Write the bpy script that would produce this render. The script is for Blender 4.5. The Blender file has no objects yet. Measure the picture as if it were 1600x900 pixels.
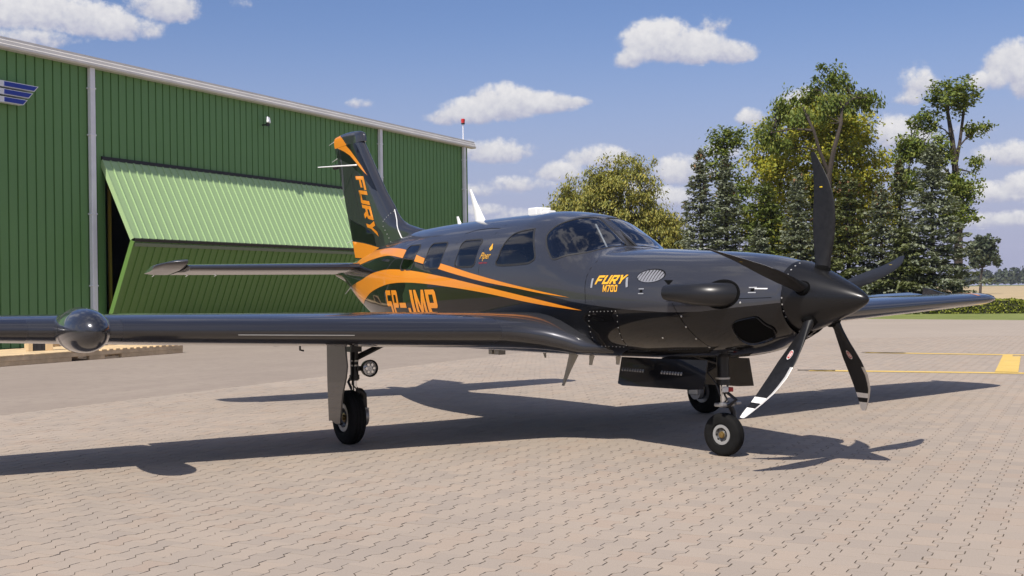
import bpy, bmesh, math, random
import numpy as np
from mathutils import Vector, Matrix, Euler
from mathutils.geometry import delaunay_2d_cdt
random.seed(7); rng = np.random.default_rng(11)
SC = bpy.context.scene; COL = SC.collection
rad = math.radians

# ---------------------------------------------------------------- camera
cam = bpy.data.cameras.new('camera'); cam_ob = bpy.data.objects.new('camera', cam); COL.objects.link(cam_ob)
cam.sensor_width = 36; cam.lens = 36*1862.85/1600; cam.clip_start = .1; cam.clip_end = 6000
cam_ob.matrix_world = Matrix.Translation((0, 0, 1.308)) @ Matrix.Rotation(rad(90.147), 4, 'X') @ Matrix.Rotation(-.0146, 4, 'Z')
SC.camera = cam_ob
# ---------------------------------------------------------------- sun, sky, exposure
TO_SUN = Vector((-.3289, -.7094, 1)).normalized()
SUN_EL = math.asin(TO_SUN.z); SUN_AZ = math.atan2(TO_SUN.x, TO_SUN.y)       # azimuth clockwise from +Y
sun = bpy.data.lights.new('sun', 'SUN'); sun.energy = 4.3; sun.angle = rad(.53); sun.color = (1, .93, .84)
sun_ob = bpy.data.objects.new('sun', sun); COL.objects.link(sun_ob)
sun_ob.rotation_euler = TO_SUN.to_track_quat('Z', 'Y').to_euler(); sun_ob.location = (-20, -40, 60)
SC.view_settings.view_transform = 'Standard'; SC.view_settings.look = 'None'
SC.view_settings.exposure = 0.3; SC.view_settings.gamma = 1
SC.cycles.max_bounces = 8; SC.cycles.transparent_max_bounces = 12
SC.cycles.use_denoising = True

class NT:
    """small helper around a node tree"""
    def __init__(s, tree): s.t = tree; s.n = tree.nodes; s.l = tree.links
    def node(s, kind, **kw):
        n = s.n.new(kind)
        for k, v in kw.items():
            if k.startswith('in_'):
                key = k[3:]; key = int(key) if key.isdigit() else key
                s.put(n.inputs[key], v)
            else: setattr(n, k, v)
        return n
    def put(s, sock, v):
        if isinstance(v, bpy.types.NodeSocket): s.l.new(v, sock)
        elif isinstance(v, bpy.types.Node): s.l.new(v.outputs[0], sock)
        else: sock.default_value = v
    def m(s, op, a, b=0., c=0., clamp=False):
        n = s.n.new('ShaderNodeMath'); n.operation = op; n.use_clamp = clamp
        for i, v in enumerate((a, b, c)): s.put(n.inputs[i], v)
        return n.outputs[0]
    def vm(s, op, a, b=(0, 0, 0)):
        n = s.n.new('ShaderNodeVectorMath'); n.operation = op; s.put(n.inputs[0], a); s.put(n.inputs[1], b)
        return n.outputs[0]
    def mix(s, f, a, b, blend='MIX'):
        n = s.n.new('ShaderNodeMix'); n.data_type = 'RGBA'; n.blend_type = blend
        s.put(n.inputs['Factor'], f); s.put(n.inputs[6], a); s.put(n.inputs[7], b); return n.outputs[2]
    def step(s, v, lo, hi, a=0., b=1.):
        n = s.n.new('ShaderNodeMapRange'); n.interpolation_type = 'SMOOTHSTEP'
        s.put(n.inputs[0], v); s.put(n.inputs[1], lo); s.put(n.inputs[2], hi); s.put(n.inputs[3], a); s.put(n.inputs[4], b)
        return n.outputs[0]
    def noise(s, vec, scale, detail=4, rough=.55, dim='3D'):
        n = s.n.new('ShaderNodeTexNoise'); n.noise_dimensions = dim; s.put(n.inputs['Vector'], vec)
        n.inputs['Scale'].default_value = scale; n.inputs['Detail'].default_value = detail; n.inputs['Roughness'].default_value = rough
        return n.outputs[0]
    def ramp(s, f, stops):
        n = s.n.new('ShaderNodeValToRGB'); s.put(n.inputs[0], f); e = n.color_ramp.elements
        while len(e) < len(stops): e.new(.5)
        for i, (p, c) in enumerate(stops): e[i].position = p; e[i].color = (*c, 1) if len(c) == 3 else c
        return n.outputs[0]

def rgb(c): return (*c, 1) if len(c) == 3 else c

# world: physical sky plus cumulus laid out by compass direction
W = bpy.data.worlds.new('World'); SC.world = W; W.use_nodes = True
w = NT(W.node_tree); w.n.clear()
sky = w.node('ShaderNodeTexSky', sky_type='NISHITA', sun_disc=False)
sky.sun_elevation = SUN_EL; sky.sun_rotation = SUN_AZ; sky.altitude = 100; sky.air_density = 1.0; sky.dust_density = 1.6; sky.ozone_density = 1.6
bg_sky = w.node('ShaderNodeBackground', in_Color=w.mix(1., sky.outputs[0], (.72, .775, 1., 1), 'MULTIPLY'), in_Strength=.094)
tc = w.node('ShaderNodeTexCoord'); d = tc.outputs['Generated']
sx = w.node('ShaderNodeSeparateXYZ', in_0=d)
az = w.m('ARCTAN2', sx.outputs[0], sx.outputs[1]); az = w.m('MULTIPLY', az, 57.2958)
el = w.m('ARCSINE', sx.outputs[2]); el = w.m('MULTIPLY', el, 57.2958)
pv = w.node('ShaderNodeCombineXYZ', in_0=az, in_1=el, in_2=0.).outputs[0]
n_big = w.noise(pv, .62, 7, .62); n_fine = w.noise(pv, 2.3, 5, .6)
wob = w.m('ADD', w.m('MULTIPLY', w.m('SUBTRACT', n_big, .5), 2.5), w.m('MULTIPLY', w.m('SUBTRACT', n_fine, .5), .7))
#        azimuth, elevation, half width, half height (degrees), density
CLOUDS = [(-22.0, 12.51, 3.17, 1.2, 1.1), (-19.6, 12.25, 2.46, 0.99, 1.0), (-17.7, 12.08, 1.68, 0.82, 0.8), (-16.1, 13.08, 1.7, 1.0, 1.0), (-21.5, 11.45, 1.86, 0.63, 0.6), (-12.5, 13.41, 0.65, 0.36, 0.35),
          (7.2, 11.42, 1.88, 1.34, 1.2), (8.9, 11.18, 1.8, 1.03, 1.1), (10.5, 10.93, 1.19, 0.73, 1.0), (9.7, 12.19, 0.75, 0.55, 0.35), (5.8, 10.8, 0.85, 0.61, 0.85), (-1.9, 8.47, 1.78, 0.8, 1.0), (-0.3, 8.82, 1.85, 1.11, 1.2),
          (1.7, 8.85, 1.69, 0.68, 1.0), (3.0, 8.94, 0.92, 0.31, 0.7), (-3.0, 8.27, 1.04, 0.55, 0.8), (-0.7, 6.59, 1.91, 0.74, 0.9), (-2.2, 6.76, 1.38, 0.61, 0.8), (-7.1, 8.94, 0.73, 0.31, 0.55), (0.2, 5.05, 1.85, 0.49, 0.6), (-2.1, 4.78, 1.84, 0.37, 0.5),
          (23.0, 9.63, 1.3, 1.25, 1.15), (24.0, 9.13, 1.54, 1.69, 1.15), (21.9, 8.88, 1.06, 0.57, 0.75), (19.1, 8.95, 1.1, 0.87, 0.75), (18.5, 8.42, 0.72, 0.41, 0.5), (17.9, 6.82, 1.11, 1.0, 0.95), (19.1, 6.58, 0.99, 0.52, 0.6), (11.5, 7.91, 0.77, 0.54, 0.9), (13.7, 8.4, 1.16, 0.84, 0.7),
          (22.7, 5.61, 1.52, 0.74, 0.9), (21.9, 3.96, 2.12, 0.63, 0.65), (23.3, 4.32, 1.04, 0.68, 0.8), (22.1, 2.81, 2.38, 0.46, 0.6), (19.9, 5.05, 0.82, 0.35, 0.5), (21.0, 6.84, 1.07, 0.4, 0.4), (4.2, 6.2, 1.53, 0.74, 0.9), (2.5, 5.62, 1.53, 0.61, 0.8),
          (8.2, 5.49, 1.66, 0.91, 0.9), (7.4, 4.3, 1.81, 0.61, 0.75), (5.0, 4.66, 2.14, 0.49, 0.5), (1.0, 3.51, 2.77, 0.49, 0.55), (-1.2, 3.85, 1.23, 0.37, 0.5), (10.1, 6.33, 1.19, 0.54, 0.6)]
den = None; shade = None
for a0, e0, ra, re, k in CLOUDS:
    dx = w.m('DIVIDE', w.m('SUBTRACT', az, a0), ra)
    dy = w.m('DIVIDE', w.m('SUBTRACT', el, e0), re)
    dyb = w.m('MULTIPLY', w.m('MINIMUM', dy, 0.), 1.55); dyt = w.m('MAXIMUM', dy, 0.)      # flatter underside
    r2 = w.m('ADD', w.m('MULTIPLY', dx, dx), w.m('ADD', w.m('MULTIPLY', dyb, dyb), w.m('MULTIPLY', dyt, dyt)))
    f = w.m('MULTIPLY', w.m('SUBTRACT', 1.15, r2), k)
    den = f if den is None else w.m('SMOOTH_MAX', den, f, .35)
    g = w.m('ADD', w.m('MULTIPLY', dy, .5), w.m('MULTIPLY', f, .15))
    shade = (w.m('MULTIPLY', w.m('MAXIMUM', f, 0.), g), w.m('MAXIMUM', f, .001)) if shade is None else \
            (w.m('ADD', shade[0], w.m('MULTIPLY', w.m('MAXIMUM', f, 0.), g)), w.m('ADD', shade[1], w.m('MAXIMUM', f, 0.)))
# scattered cumulus added outside the view: mirrored by the paint, thickened to whiten shadow fill
dn = w.noise(d, 5.5, 6, .6)
far_az = w.step(w.m('ABSOLUTE', az), 27., 36.); up = w.step(el, 15., 21.)
rest = w.m('MAXIMUM', far_az, up)
gen = w.m('ADD', w.m('MULTIPLY', w.m('SUBTRACT', dn, .49), 7.), -.1)
gen = w.m('SUBTRACT', w.m('MULTIPLY', gen, rest), w.m('MULTIPLY', w.m('SUBTRACT', 1., rest), 3.))
gen = w.m('SUBTRACT', gen, w.m('MULTIPLY', w.step(el, 2., -1.), 5.))
dall = w.m('MAXIMUM', w.m('ADD', den, wob), gen)
alpha = w.m('MULTIPLY', w.step(dall, -.08, .72), .97)
thin = w.m('MULTIPLY', w.step(el, 14., 0.), .92)                              # milky air low down
streak = w.m('MULTIPLY', w.step(w.noise(w.vm('MULTIPLY', pv, (1, 4.5, 1)), .22, 4, .6), .5, .72), w.m('MULTIPLY', w.step(el, 8., 3.), .35))
sh = w.m('DIVIDE', shade[0], shade[1])
sh = w.m('ADD', sh, w.m('MULTIPLY', w.m('SUBTRACT', n_fine, .5), .75))
sh = w.m('ADD', sh, w.m('MULTIPLY', w.m('SUBTRACT', n_big, .5), .6))
ccol = w.ramp(w.m('ADD', w.m('MULTIPLY', sh, .95), .52, clamp=True), [(0., (.30, .32, .44)), (.38, (.41, .42, .52)), (.68, (.56, .56, .60)), (1., (.68, .67, .68))])
bg_c = w.node('ShaderNodeBackground', in_Color=ccol, in_Strength=.98)
bg_h = w.node('ShaderNodeBackground', in_Color=(.36, .37, .515, 1), in_Strength=1.)
bg_s = w.node('ShaderNodeBackground', in_Color=(.45, .46, .58, 1), in_Strength=1.)
mh = w.node('ShaderNodeMixShader', in_0=thin, in_1=bg_sky, in_2=bg_h)
ms = w.node('ShaderNodeMixShader', in_0=streak, in_1=mh, in_2=bg_s)
mc = w.node('ShaderNodeMixShader', in_0=alpha, in_1=ms, in_2=bg_c)
w.node('ShaderNodeOutputWorld', in_0=mc)

# ---------------------------------------------------------------- objects, names
def tag(o, label=None, cat=None, group=None, kind=None):
    for k, v in (('label', label), ('category', cat), ('group', group), ('kind', kind)):
        if v: o[k] = v
    return o
def empty(name, loc=(0, 0, 0), rz=0., parent=None, **kw):
    o = bpy.data.objects.new(name, None); COL.objects.link(o); o.location = loc; o.rotation_euler = (0, 0, rz); o.parent = parent
    o.empty_display_size = .2
    return tag(o, **kw)
def add(name, me, parent=None, loc=(0, 0, 0), rot=(0, 0, 0), **kw):
    o = bpy.data.objects.new(name, me); COL.objects.link(o); o.location = loc; o.rotation_euler = rot; o.parent = parent
    return tag(o, **kw)
def mesh(name, v, f, mats, smooth=False, mi=None, nrm=None):
    me = bpy.data.meshes.new(name)
    v = np.asarray(v, np.float32)
    if isinstance(f, np.ndarray) and f.ndim == 2:
        k = f.shape[1]; n = len(f)
        me.vertices.add(len(v)); me.vertices.foreach_set('co', v.ravel())
        me.loops.add(n*k); me.loops.foreach_set('vertex_index', f.astype(np.int32).ravel())
        me.polygons.add(n); me.polygons.foreach_set('loop_start', np.arange(0, n*k, k, dtype=np.int32))
        me.update(calc_edges=True)
    else: me.from_pydata([tuple(map(float, p)) for p in v], [], [tuple(map(int, q)) for q in f]); me.update()
    for m in (mats if isinstance(mats, (list, tuple)) else [mats]): me.materials.append(m)
    if mi is not None: me.polygons.foreach_set('material_index', np.asarray(mi, np.int32))
    if smooth: me.polygons.foreach_set('use_smooth', np.ones(len(me.polygons), bool))
    me.validate(); me.update()
    if nrm is not None and len(nrm) == len(me.vertices): me.normals_split_custom_set_from_vertices([tuple(map(float, q)) for q in nrm])
    return me
class MB:
    """collects shapes into one mesh"""
    def __init__(s): s.v = []; s.f = []; s.mi = []
    def put(s, v, f, mi=0):
        o = len(s.v); s.v += [tuple(map(float, p)) for p in v]; s.f += [tuple(int(i)+o for i in q) for q in f]; s.mi += [mi]*len(f); return s
    def box(s, a, b, mi=0, M=None):
        (x0, y0, z0), (x1, y1, z1) = a, b
        v = [(x0, y0, z0), (x1, y0, z0), (x1, y1, z0), (x0, y1, z0), (x0, y0, z1), (x1, y0, z1), (x1, y1, z1), (x0, y1, z1)]
        if M is not None: v = [tuple(M @ Vector(p)) for p in v]
        return s.put(v, [(0, 3, 2, 1), (4, 5, 6, 7), (0, 1, 5, 4), (1, 2, 6, 5), (2, 3, 7, 6), (3, 0, 4, 7)], mi)
    def tube(s, path, r, n=10, mi=0, cap=True, flat=None):
        path = [Vector(p) for p in path]; r = r if hasattr(r, '__len__') else [r]*len(path); rings = []; up = None
        for i, p in enumerate(path):
            t = (path[min(i+1, len(path)-1)]-path[max(i-1, 0)]).normalized()
            if up is None: up = Vector((0, 0, 1)) if abs(t.z) < .9 else Vector((1, 0, 0))
            a = (up - t*up.dot(t)).normalized(); b = t.cross(a); up = a
            fl = flat if flat else 1.
            rings.append([p+(a*math.cos(q)+b*math.sin(q)*fl)*r[i] for q in (2*math.pi*k/n for k in range(n))])
        return s.loft(rings, mi, cap)
    def loft(s, rings, mi=0, cap=True, close=True):
        n = len(rings[0]); v = [p for r in rings for p in r]; f = []
        for i in range(len(rings)-1):
            for k in range(n if close else n-1):
                f.append((i*n+k, i*n+(k+1) % n, (i+1)*n+(k+1) % n, (i+1)*n+k))
        if cap: f += [tuple(range(n))[::-1], tuple(range((len(rings)-1)*n, len(rings)*n))]
        return s.put(v, f, mi)
    def lathe(s, prof, M, n=24, mi=0, cap=False):
        """profile of (axial, radius) turned about local x, placed by matrix M"""
        rings = [[M @ Vector((a, r*math.cos(q), r*math.sin(q))) for q in (2*math.pi*k/n for k in range(n))] for a, r in prof]
        return s.loft(rings, mi, cap)
    def mesh(s, name, mats, smooth=False): return mesh(name, s.v, s.f, mats, smooth, s.mi)
    def ob(s, name, mats, parent=None, smooth=False, bevel=0., angle=None, **kw):
        me = s.mesh(name, mats, smooth)
        if bevel:
            bm = bmesh.new(); bm.from_mesh(me); bmesh.ops.remove_doubles(bm, verts=bm.verts, dist=1e-5)
            es = [e for e in bm.edges if len(e.link_faces) == 2 and e.calc_face_angle(0) > .6]
            bmesh.ops.bevel(bm, geom=es, offset=bevel, segments=2, affect='EDGES', profile=.5, clamp_overlap=True)
            bm.to_mesh(me); bm.free()
        if smooth or angle:
            me.polygons.foreach_set('use_smooth', np.ones(len(me.polygons), bool)); me.set_sharp_from_angle(angle=rad(angle or 40))
        return add(name, me, parent, **kw)

# ---------------------------------------------------------------- materials
def mat(name, col, rough=.5, metal=0., coat=0., var=0., scale=6., bump=0., spec=.5, coat_rough=.03, bscale=None, col2=None):
    m = bpy.data.materials.new(name); m.use_nodes = True; t = NT(m.node_tree); b = t.n['Principled BSDF']
    b.inputs['Roughness'].default_value = rough; b.inputs['Metallic'].default_value = metal
    b.inputs['Coat Weight'].default_value = coat; b.inputs['Coat IOR'].default_value = 1.48; b.inputs['Coat Roughness'].default_value = coat_rough
    b.inputs['Specular IOR Level'].default_value = spec
    b.inputs['Base Color'].default_value = rgb(col)
    if var or bump or col2:
        o = t.node('ShaderNodeTexCoord').outputs['Object']
        nz = t.noise(o, scale, 5, .6)
        if var or col2:
            c2 = col2 or tuple(max(0, x*(1-var)) for x in col); c1 = col if col2 else tuple(min(1, x*(1+var)) for x in col)
            t.put(b.inputs['Base Color'], t.ramp(nz, [(.3, c2), (.7, c1)]))
            t.put(b.inputs['Roughness'], t.m('ADD', rough, t.m('MULTIPLY', t.m('SUBTRACT', nz, .5), .25), clamp=True))
        if bump:
            bn = t.node('ShaderNodeBump', in_Strength=1., in_Distance=bump, in_Height=t.noise(o, bscale or scale*6, 4, .6)); t.put(b.inputs['Normal'], bn)
    return m
def glass(name, tint, reflect=1.):
    m = bpy.data.materials.new(name); m.use_nodes = True; t = NT(m.node_tree); t.n.clear()
    tr = t.node('ShaderNodeBsdfTransparent', in_Color=rgb(tint)); gl = t.node('ShaderNodeBsdfGlossy', in_Color=(1, 1, 1, 1), in_Roughness=.01)
    fr = t.m('MULTIPLY', t.node('ShaderNodeFresnel', in_IOR=1.5).outputs[0], reflect)
    t.node('ShaderNodeOutputMaterial', in_0=t.node('ShaderNodeMixShader', in_0=fr, in_1=tr, in_2=gl))
    return m
def leaf_mat(name, c0, c1, c2, trans=.3, rough=.55):
    m = bpy.data.materials.new(name); m.use_nodes = True; t = NT(m.node_tree); t.n.clear()
    r = t.node('ShaderNodeNewGeometry').outputs['Random Per Island']
    c = t.ramp(r, [(0., c0), (.5, c1), (1., c2)])
    dif = t.node('ShaderNodeBsdfPrincipled', in_Roughness=rough); t.put(dif.inputs['Base Color'], c); dif.inputs['Specular IOR Level'].default_value = .3
    tl = t.node('ShaderNodeBsdfTranslucent'); t.put(tl.inputs['Color'], t.mix(1., c, (1., 1., .45, 1), 'MULTIPLY'))
    t.node('ShaderNodeOutputMaterial', in_0=t.node('ShaderNodeMixShader', in_0=trans, in_1=dif, in_2=tl))
    return m
# ================================================================ ground
A_H = rad(26.3)                                                     # the hangar front runs this far clockwise of +Y
U = np.array([math.sin(A_H), math.cos(A_H)]); NN = np.array([math.cos(A_H), -math.sin(A_H)])
W0 = np.array([-13.098, 30.45])
def uv2w(u, n): return W0[0]+u*U[0]+n*NN[0], W0[1]+u*U[1]+n*NN[1]
ROT_H = math.pi/2-A_H

def ground_mat(name, c1, c2, c3=None, scale=1., bump=.004, bscale=40., rough=.9, streak=None):
    m = bpy.data.materials.new(name); m.use_nodes = True; t = NT(m.node_tree); b = t.n['Principled BSDF']
    b.inputs['Roughness'].default_value = rough; b.inputs['Specular IOR Level'].default_value = .25
    o = t.node('ShaderNodeTexCoord').outputs['Object']
    c = t.ramp(t.noise(o, scale, 6, .62), [(.32, c1), (.68, c2)])
    if c3: c = t.mix(t.step(t.noise(o, scale*9, 5, .7), .45, .72), c, rgb(c3))
    if streak: c = t.mix(t.m('MULTIPLY', t.step(t.noise(t.vm('MULTIPLY', o, (.12, 1.6, 1)), 1.3, 5, .65), .42, .75), streak[1]), c, rgb(streak[0]))
    t.put(b.inputs['Base Color'], c)
    t.put(b.inputs['Normal'], t.node('ShaderNodeBump', in_Strength=.6, in_Distance=bump, in_Height=t.noise(o, bscale, 4, .7)))
    return m
M_grass = ground_mat('mown grass', (.13, .17, .04), (.21, .245, .07), (.24, .24, .09), .35, .02, 60)
M_field = ground_mat('ripe field', (.42, .32, .18), (.54, .42, .25), (.34, .27, .15), .05, .03, 14, streak=((.24, .20, .10), .7))
M_asph = ground_mat('old asphalt', (.275, .229, .188), (.315, .264, .216), (.25, .208, .172), .5, .003, 160, streak=((.27, .222, .185), .6))

def sheet(name, pts, z, m, parent=None, rot=0., loc=(0, 0, 0), **kw):
    return add(name, mesh(name, [(x, y, z) for x, y in pts], [tuple(range(len(pts)))], m), parent, loc, (0, 0, rot), **kw)
sheet('ground', [(-1250, -1250), (1250, -1250), (1250, 1250), (-1250, 1250)], -.06, M_grass, kind='structure')
hd = np.array([.898, -.44])                                        # the hedge runs square to the hangar
def along(p, t): return (p[0]+hd[0]*t, p[1]+hd[1]*t)
HP = (20.6, 54.06)
sheet('field', [along((21.2, 56.2), -120), along((21.2, 56.2), 150), (620, 700), (-200, 880)], -.03, M_field, kind='structure')
# mown strip between apron and hedge
sheet('lawn', [along(HP, -75), along(HP, 70), (75, -2), (47, 12), (32.0, 28.3), (18.6, 43.0), (13.9, 48.2), (2, 61)], -.02, M_grass, kind='structure')

# apron material: sun-bleached concrete blocks
def paver_mat(name, island):
    m = bpy.data.materials.new(name); m.use_nodes = True; t = NT(m.node_tree); b = t.n['Principled BSDF']
    b.inputs['Roughness'].default_value = .85; b.inputs['Specular IOR Level'].default_value = .3
    geo = t.node('ShaderNodeNewGeometry'); o = geo.outputs['Position']
    big = t.noise(o, .22, 4, .6); mid = t.noise(o, 1.6, 4, .6); fine = t.noise(o, 130., 3, .7)
    c = t.ramp(big, [(.3, (.348, .294, .241)), (.7, (.398, .336, .275))])
    c = t.mix(t.m('MULTIPLY', t.step(mid, .5, .75), .5), c, (.33, .283, .235, 1))
    st = t.step(t.noise(t.vm('ADD', o, (17, 5, 0)), .8, 5, .65), .6, .74)
    c = t.mix(t.m('MULTIPLY', st, .3), c, (.30, .262, .222, 1))
    if island:
        oi = t.node('ShaderNodeObjectInfo').outputs['Random']
        r = t.m('FRACT', t.m('ADD', geo.outputs['Random Per Island'], t.m('MULTIPLY', oi, 7.31)))
        tint = t.ramp(r, [(0., (.91, .91, .92)), (.3, (.97, .965, .96)), (.6, (1.01, 1.0, .99)), (.85, (1.045, 1.015, .985)), (1., (.98, .93, .90))])
        c = t.mix(1., c, tint, 'MULTIPLY')
    c = t.mix(t.m('MULTIPLY', t.step(fine, .35, .75), .35), c, t.mix(1., c, (.72, .72, .72, 1), 'MULTIPLY'))
    speck = t.step(t.noise(o, 55., 2, .5), .73, .78); c = t.mix(t.m('MULTIPLY', speck, .35), c, (.55, .5, .45, 1))
    if not island:
        # rows of joints, for the distance where the blocks run together
        q = t.node('ShaderNodeTexCoord').outputs['Object']; s = t.node('ShaderNodeSeparateXYZ', in_0=q)
        zz = t.m('MULTIPLY', t.m('SUBTRACT', t.m('PINGPONG', s.outputs[0], .1), .05), .33)
        row = t.m('DIVIDE', t.m('ADD', s.outputs[1], zz), .139)
        e = t.m('PINGPONG', row, .5); c = t.mix(t.m('MULTIPLY', t.step(e, .05, .01), .34), c, (.16, .135, .11, 1))
    t.put(b.inputs['Base Color'], c)
    t.put(b.inputs['Normal'], t.node('ShaderNodeBump', in_Strength=.5, in_Distance=.0015, in_Height=fine))
    return m
M_paver = paver_mat('concrete block', True); M_far = paver_mat('distant concrete blocks', False)
M_joint = ground_mat('joint sand', (.085, .068, .05), (.14, .112, .082), None, 8, .002, 200)

# apron and asphalt in hangar coordinates: local x runs along the hangar front, local -y out from it
def w2uv(x, y): return ((x-W0[0])*U[0]+(y-W0[1])*U[1], -((x-W0[0])*NN[0]+(y-W0[1])*NN[1]))
APRON = [w2uv(*p) for p in [(12.3, 49.9), (13.9, 48.2), (18.6, 43.0), (32.0, 28.3), (47, 12), (75, -2), (75, -32), (-30, -45)]]+[(-78, -14.1)]
apron = sheet('pavement', APRON[::-1], -.014, M_far, rot=ROT_H, loc=(*W0, 0), kind='structure')
sheet('asphalt', [(-78, -14.26), (28.7, -14.26), (33.5, 0), (-78, 0)], -.002, M_asph, rot=ROT_H, loc=(*W0, 0), kind='structure')

PW, PN, AMP = .200, .139, .0165                                     # block length, row pitch, half the depth of the teeth
def paver_outline(gu, gn):
    edge = [(-.1+gu, 1), (-.066, 1), (-.034, -1), (.034, -1), (.066, 1), (.1-gu, 1)]
    top = [(u, PN/2+s*AMP-gn) for u, s in edge]
    return np.array([(u, -n) for u, n in top]+[(u, n) for u, n in top[::-1]])
OUT = paver_outline(.0015, .0031); NO = len(OUT)
def paver_shape(chamfer):
    n = NO
    loops = [(OUT*np.array([.990, .982]), 0), (OUT, -.0012), (OUT, -.0085)] if chamfer else [(OUT, 0), (OUT, -.0085)]
    v = [(*p, z) for pts, z in loops for p in pts]
    f = [tuple(range(n))]
    for k in range(len(loops)-1): f += [(k*n+i, (k+1)*n+i, (k+1)*n+(i+1) % n, k*n+(i+1) % n) for i in range(n)]
    return np.array(v), f
spots = []                                                          # every block in view, out to where the rows run together
for r in range(102, 200):
    n0 = (r+.5)*PN
    u = np.arange(-30, 22, PW)+(r % 2)*PW/2
    x = W0[0]+u*U[0]+n0*NN[0]; y = W0[1]+u*U[1]+n0*NN[1]
    ok = (y > 3.2) & (y < 30) & (np.abs(x+.15) < .432*y+1.3)
    spots += [(a, -n0, b, c) for a, b, c in zip(u[ok], x[ok], y[ok])]
spots = np.array(spots)
inview = (spots[:, 3] > 5.5) & (np.abs(spots[:, 2]) < .42*spots[:, 3])
order = np.argsort(np.where(inview, spots[:, 3], 1e3+spots[:, 3])); near = order[:300]; rest = order[300:]
v0, f0 = paver_shape(False); me_p = mesh('paver', v0, f0, M_paver)
for i in near:
    o = bpy.data.objects.new('paver', me_p); COL.objects.link(o); o.parent = apron
    o.location = (spots[i, 0]+rng.normal(0, .0008), spots[i, 1]+rng.normal(0, .0008), rng.normal(-.0006, .0005))
    o.rotation_euler = (*rng.normal(0, .004, 2), rng.normal(0, .003))
def paver_mass(idx, p_far):
    v0, f0 = paver_shape(False); n = len(idx); k = len(v0)
    if p_far: v0 = v0*np.array([1.006, 1.014, 1.])            # far joints are choked with sand and hardly show
    rz = rng.normal(0, .003, (n, 1)); tl = rng.normal(0, .004, (n, 2)); p = spots[idx]
    x = v0[None, :, 0]-rz*v0[None, :, 1]+p[:, :1]+rng.normal(0, .0008, (n, 1)); y = v0[None, :, 1]+rz*v0[None, :, 0]+p[:, 1:2]+rng.normal(0, .0008, (n, 1))
    z = v0[None, :, 2]+tl[:, :1]*v0[None, :, 1]+tl[:, 1:]*v0[None, :, 0]+rng.normal(-.0006, .0004, (n, 1))
    V = np.stack([x, y, z], -1).reshape(-1, 3)
    ls = []; lt = []
    for fc in f0: ls.append(np.array(fc)[None]+np.arange(n)[:, None]*k)
    tri = [q for q in ls]
    me = bpy.data.meshes.new('paver_mass'); me.vertices.add(len(V)); me.vertices.foreach_set('co', V.astype(np.float32).ravel())
    li = np.concatenate([q.ravel() for q in tri]).astype(np.int32); cnt = np.concatenate([np.full(n, q.shape[1], np.int32) for q in tri])
    me.loops.add(len(li)); me.loops.foreach_set('vertex_index', li)
    me.polygons.add(len(cnt)); me.polygons.foreach_set('loop_start', np.concatenate([[0], np.cumsum(cnt)[:-1]]).astype(np.int32))
    me.update(calc_edges=True); me.polygons.foreach_set('use_smooth', np.zeros(len(cnt), bool)); me.validate(); me.materials.append(M_paver); return me
close = np.array([i for i in rest if spots[i, 3] < 10]); away = np.array([i for i in rest if spots[i, 3] >= 10])
add('block_paving', paver_mass(close, False), apron, kind='stuff'); add('distant_block_paving', paver_mass(away, True), apron, kind='stuff')

# dark sand and moss in the joints, just under the block tops
ring_ = [(-.15-.432*29.7-1.2, 29.7), (-.15+.432*29.7+1.2, 29.7), (-.15+.432*3.4+1.2, 3.4), (-.15-.432*3.4-1.2, 3.4)]
js = [w2uv(*p) for p in ring_]
def clip_n(poly, lim):
    out = []
    for a, b in zip(poly, poly[1:]+poly[:1]):
        ia, ib = a[1] < lim, b[1] < lim
        if ia: out.append(a)
        if ia != ib: f_ = (lim-a[1])/(b[1]-a[1]); out.append((a[0]+(b[0]-a[0])*f_, lim))
    return out
sheet('joint_sand', clip_n(js, -14.2)[::-1], -.0036, M_joint, apron)
# yellow paint on the blocks
M_yel = ground_mat('road paint', (.62, .42, .10), (.70, .49, .13), (.55, .43, .22), 3., .001, 160)
def strip(a, b, wd, name='road_marking', **kw):
    a, b = np.array(a), np.array(b); t = (b-a)/np.linalg.norm(b-a); q = np.array([-t[1], t[0]])*wd/2
    return sheet(name, [a-q, b-q, b+q, a+q], .0045, M_yel, kind='structure', **kw)
strip((4.62, 18.59), (13.5, 14.72), .27); strip((6.9, 23.33), (16.5, 17.25), .27)
a, b = np.array((7.28, 17.6)), np.array((9.22, 22.0)); q = np.array((.915, -.403))*.16
sheet('road_marking', [a-q, a+q, b+q*.9-(b-a)*.14, b+q*.05-(b-a)*.14, b+q*.05, b-q], .009, M_yel, kind='structure')
M_tar = mat('tar patch', (.05, .045, .04), .8, var=.3, scale=20)
for (x0, y0), (x1, y1) in (((4.45, 18.66), (4.98, 18.45)), ((6.83, 23.35), (7.55, 22.93))):
    a, b = np.array((x0, y0)), np.array((x1, y1)); t = (b-a)/np.linalg.norm(b-a); q = np.array([-t[1], t[0]])
    pts = [a+(b-a)*k/8+q*(.035+.05*rng.random()) for k in range(9)]; pt2 = [a+(b-a)*k/8-q*(.02+.06*rng.random()) for k in range(9)]
    sheet('tar_patch', pt2+pts[::-1], .0135, M_tar, kind='structure')
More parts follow.
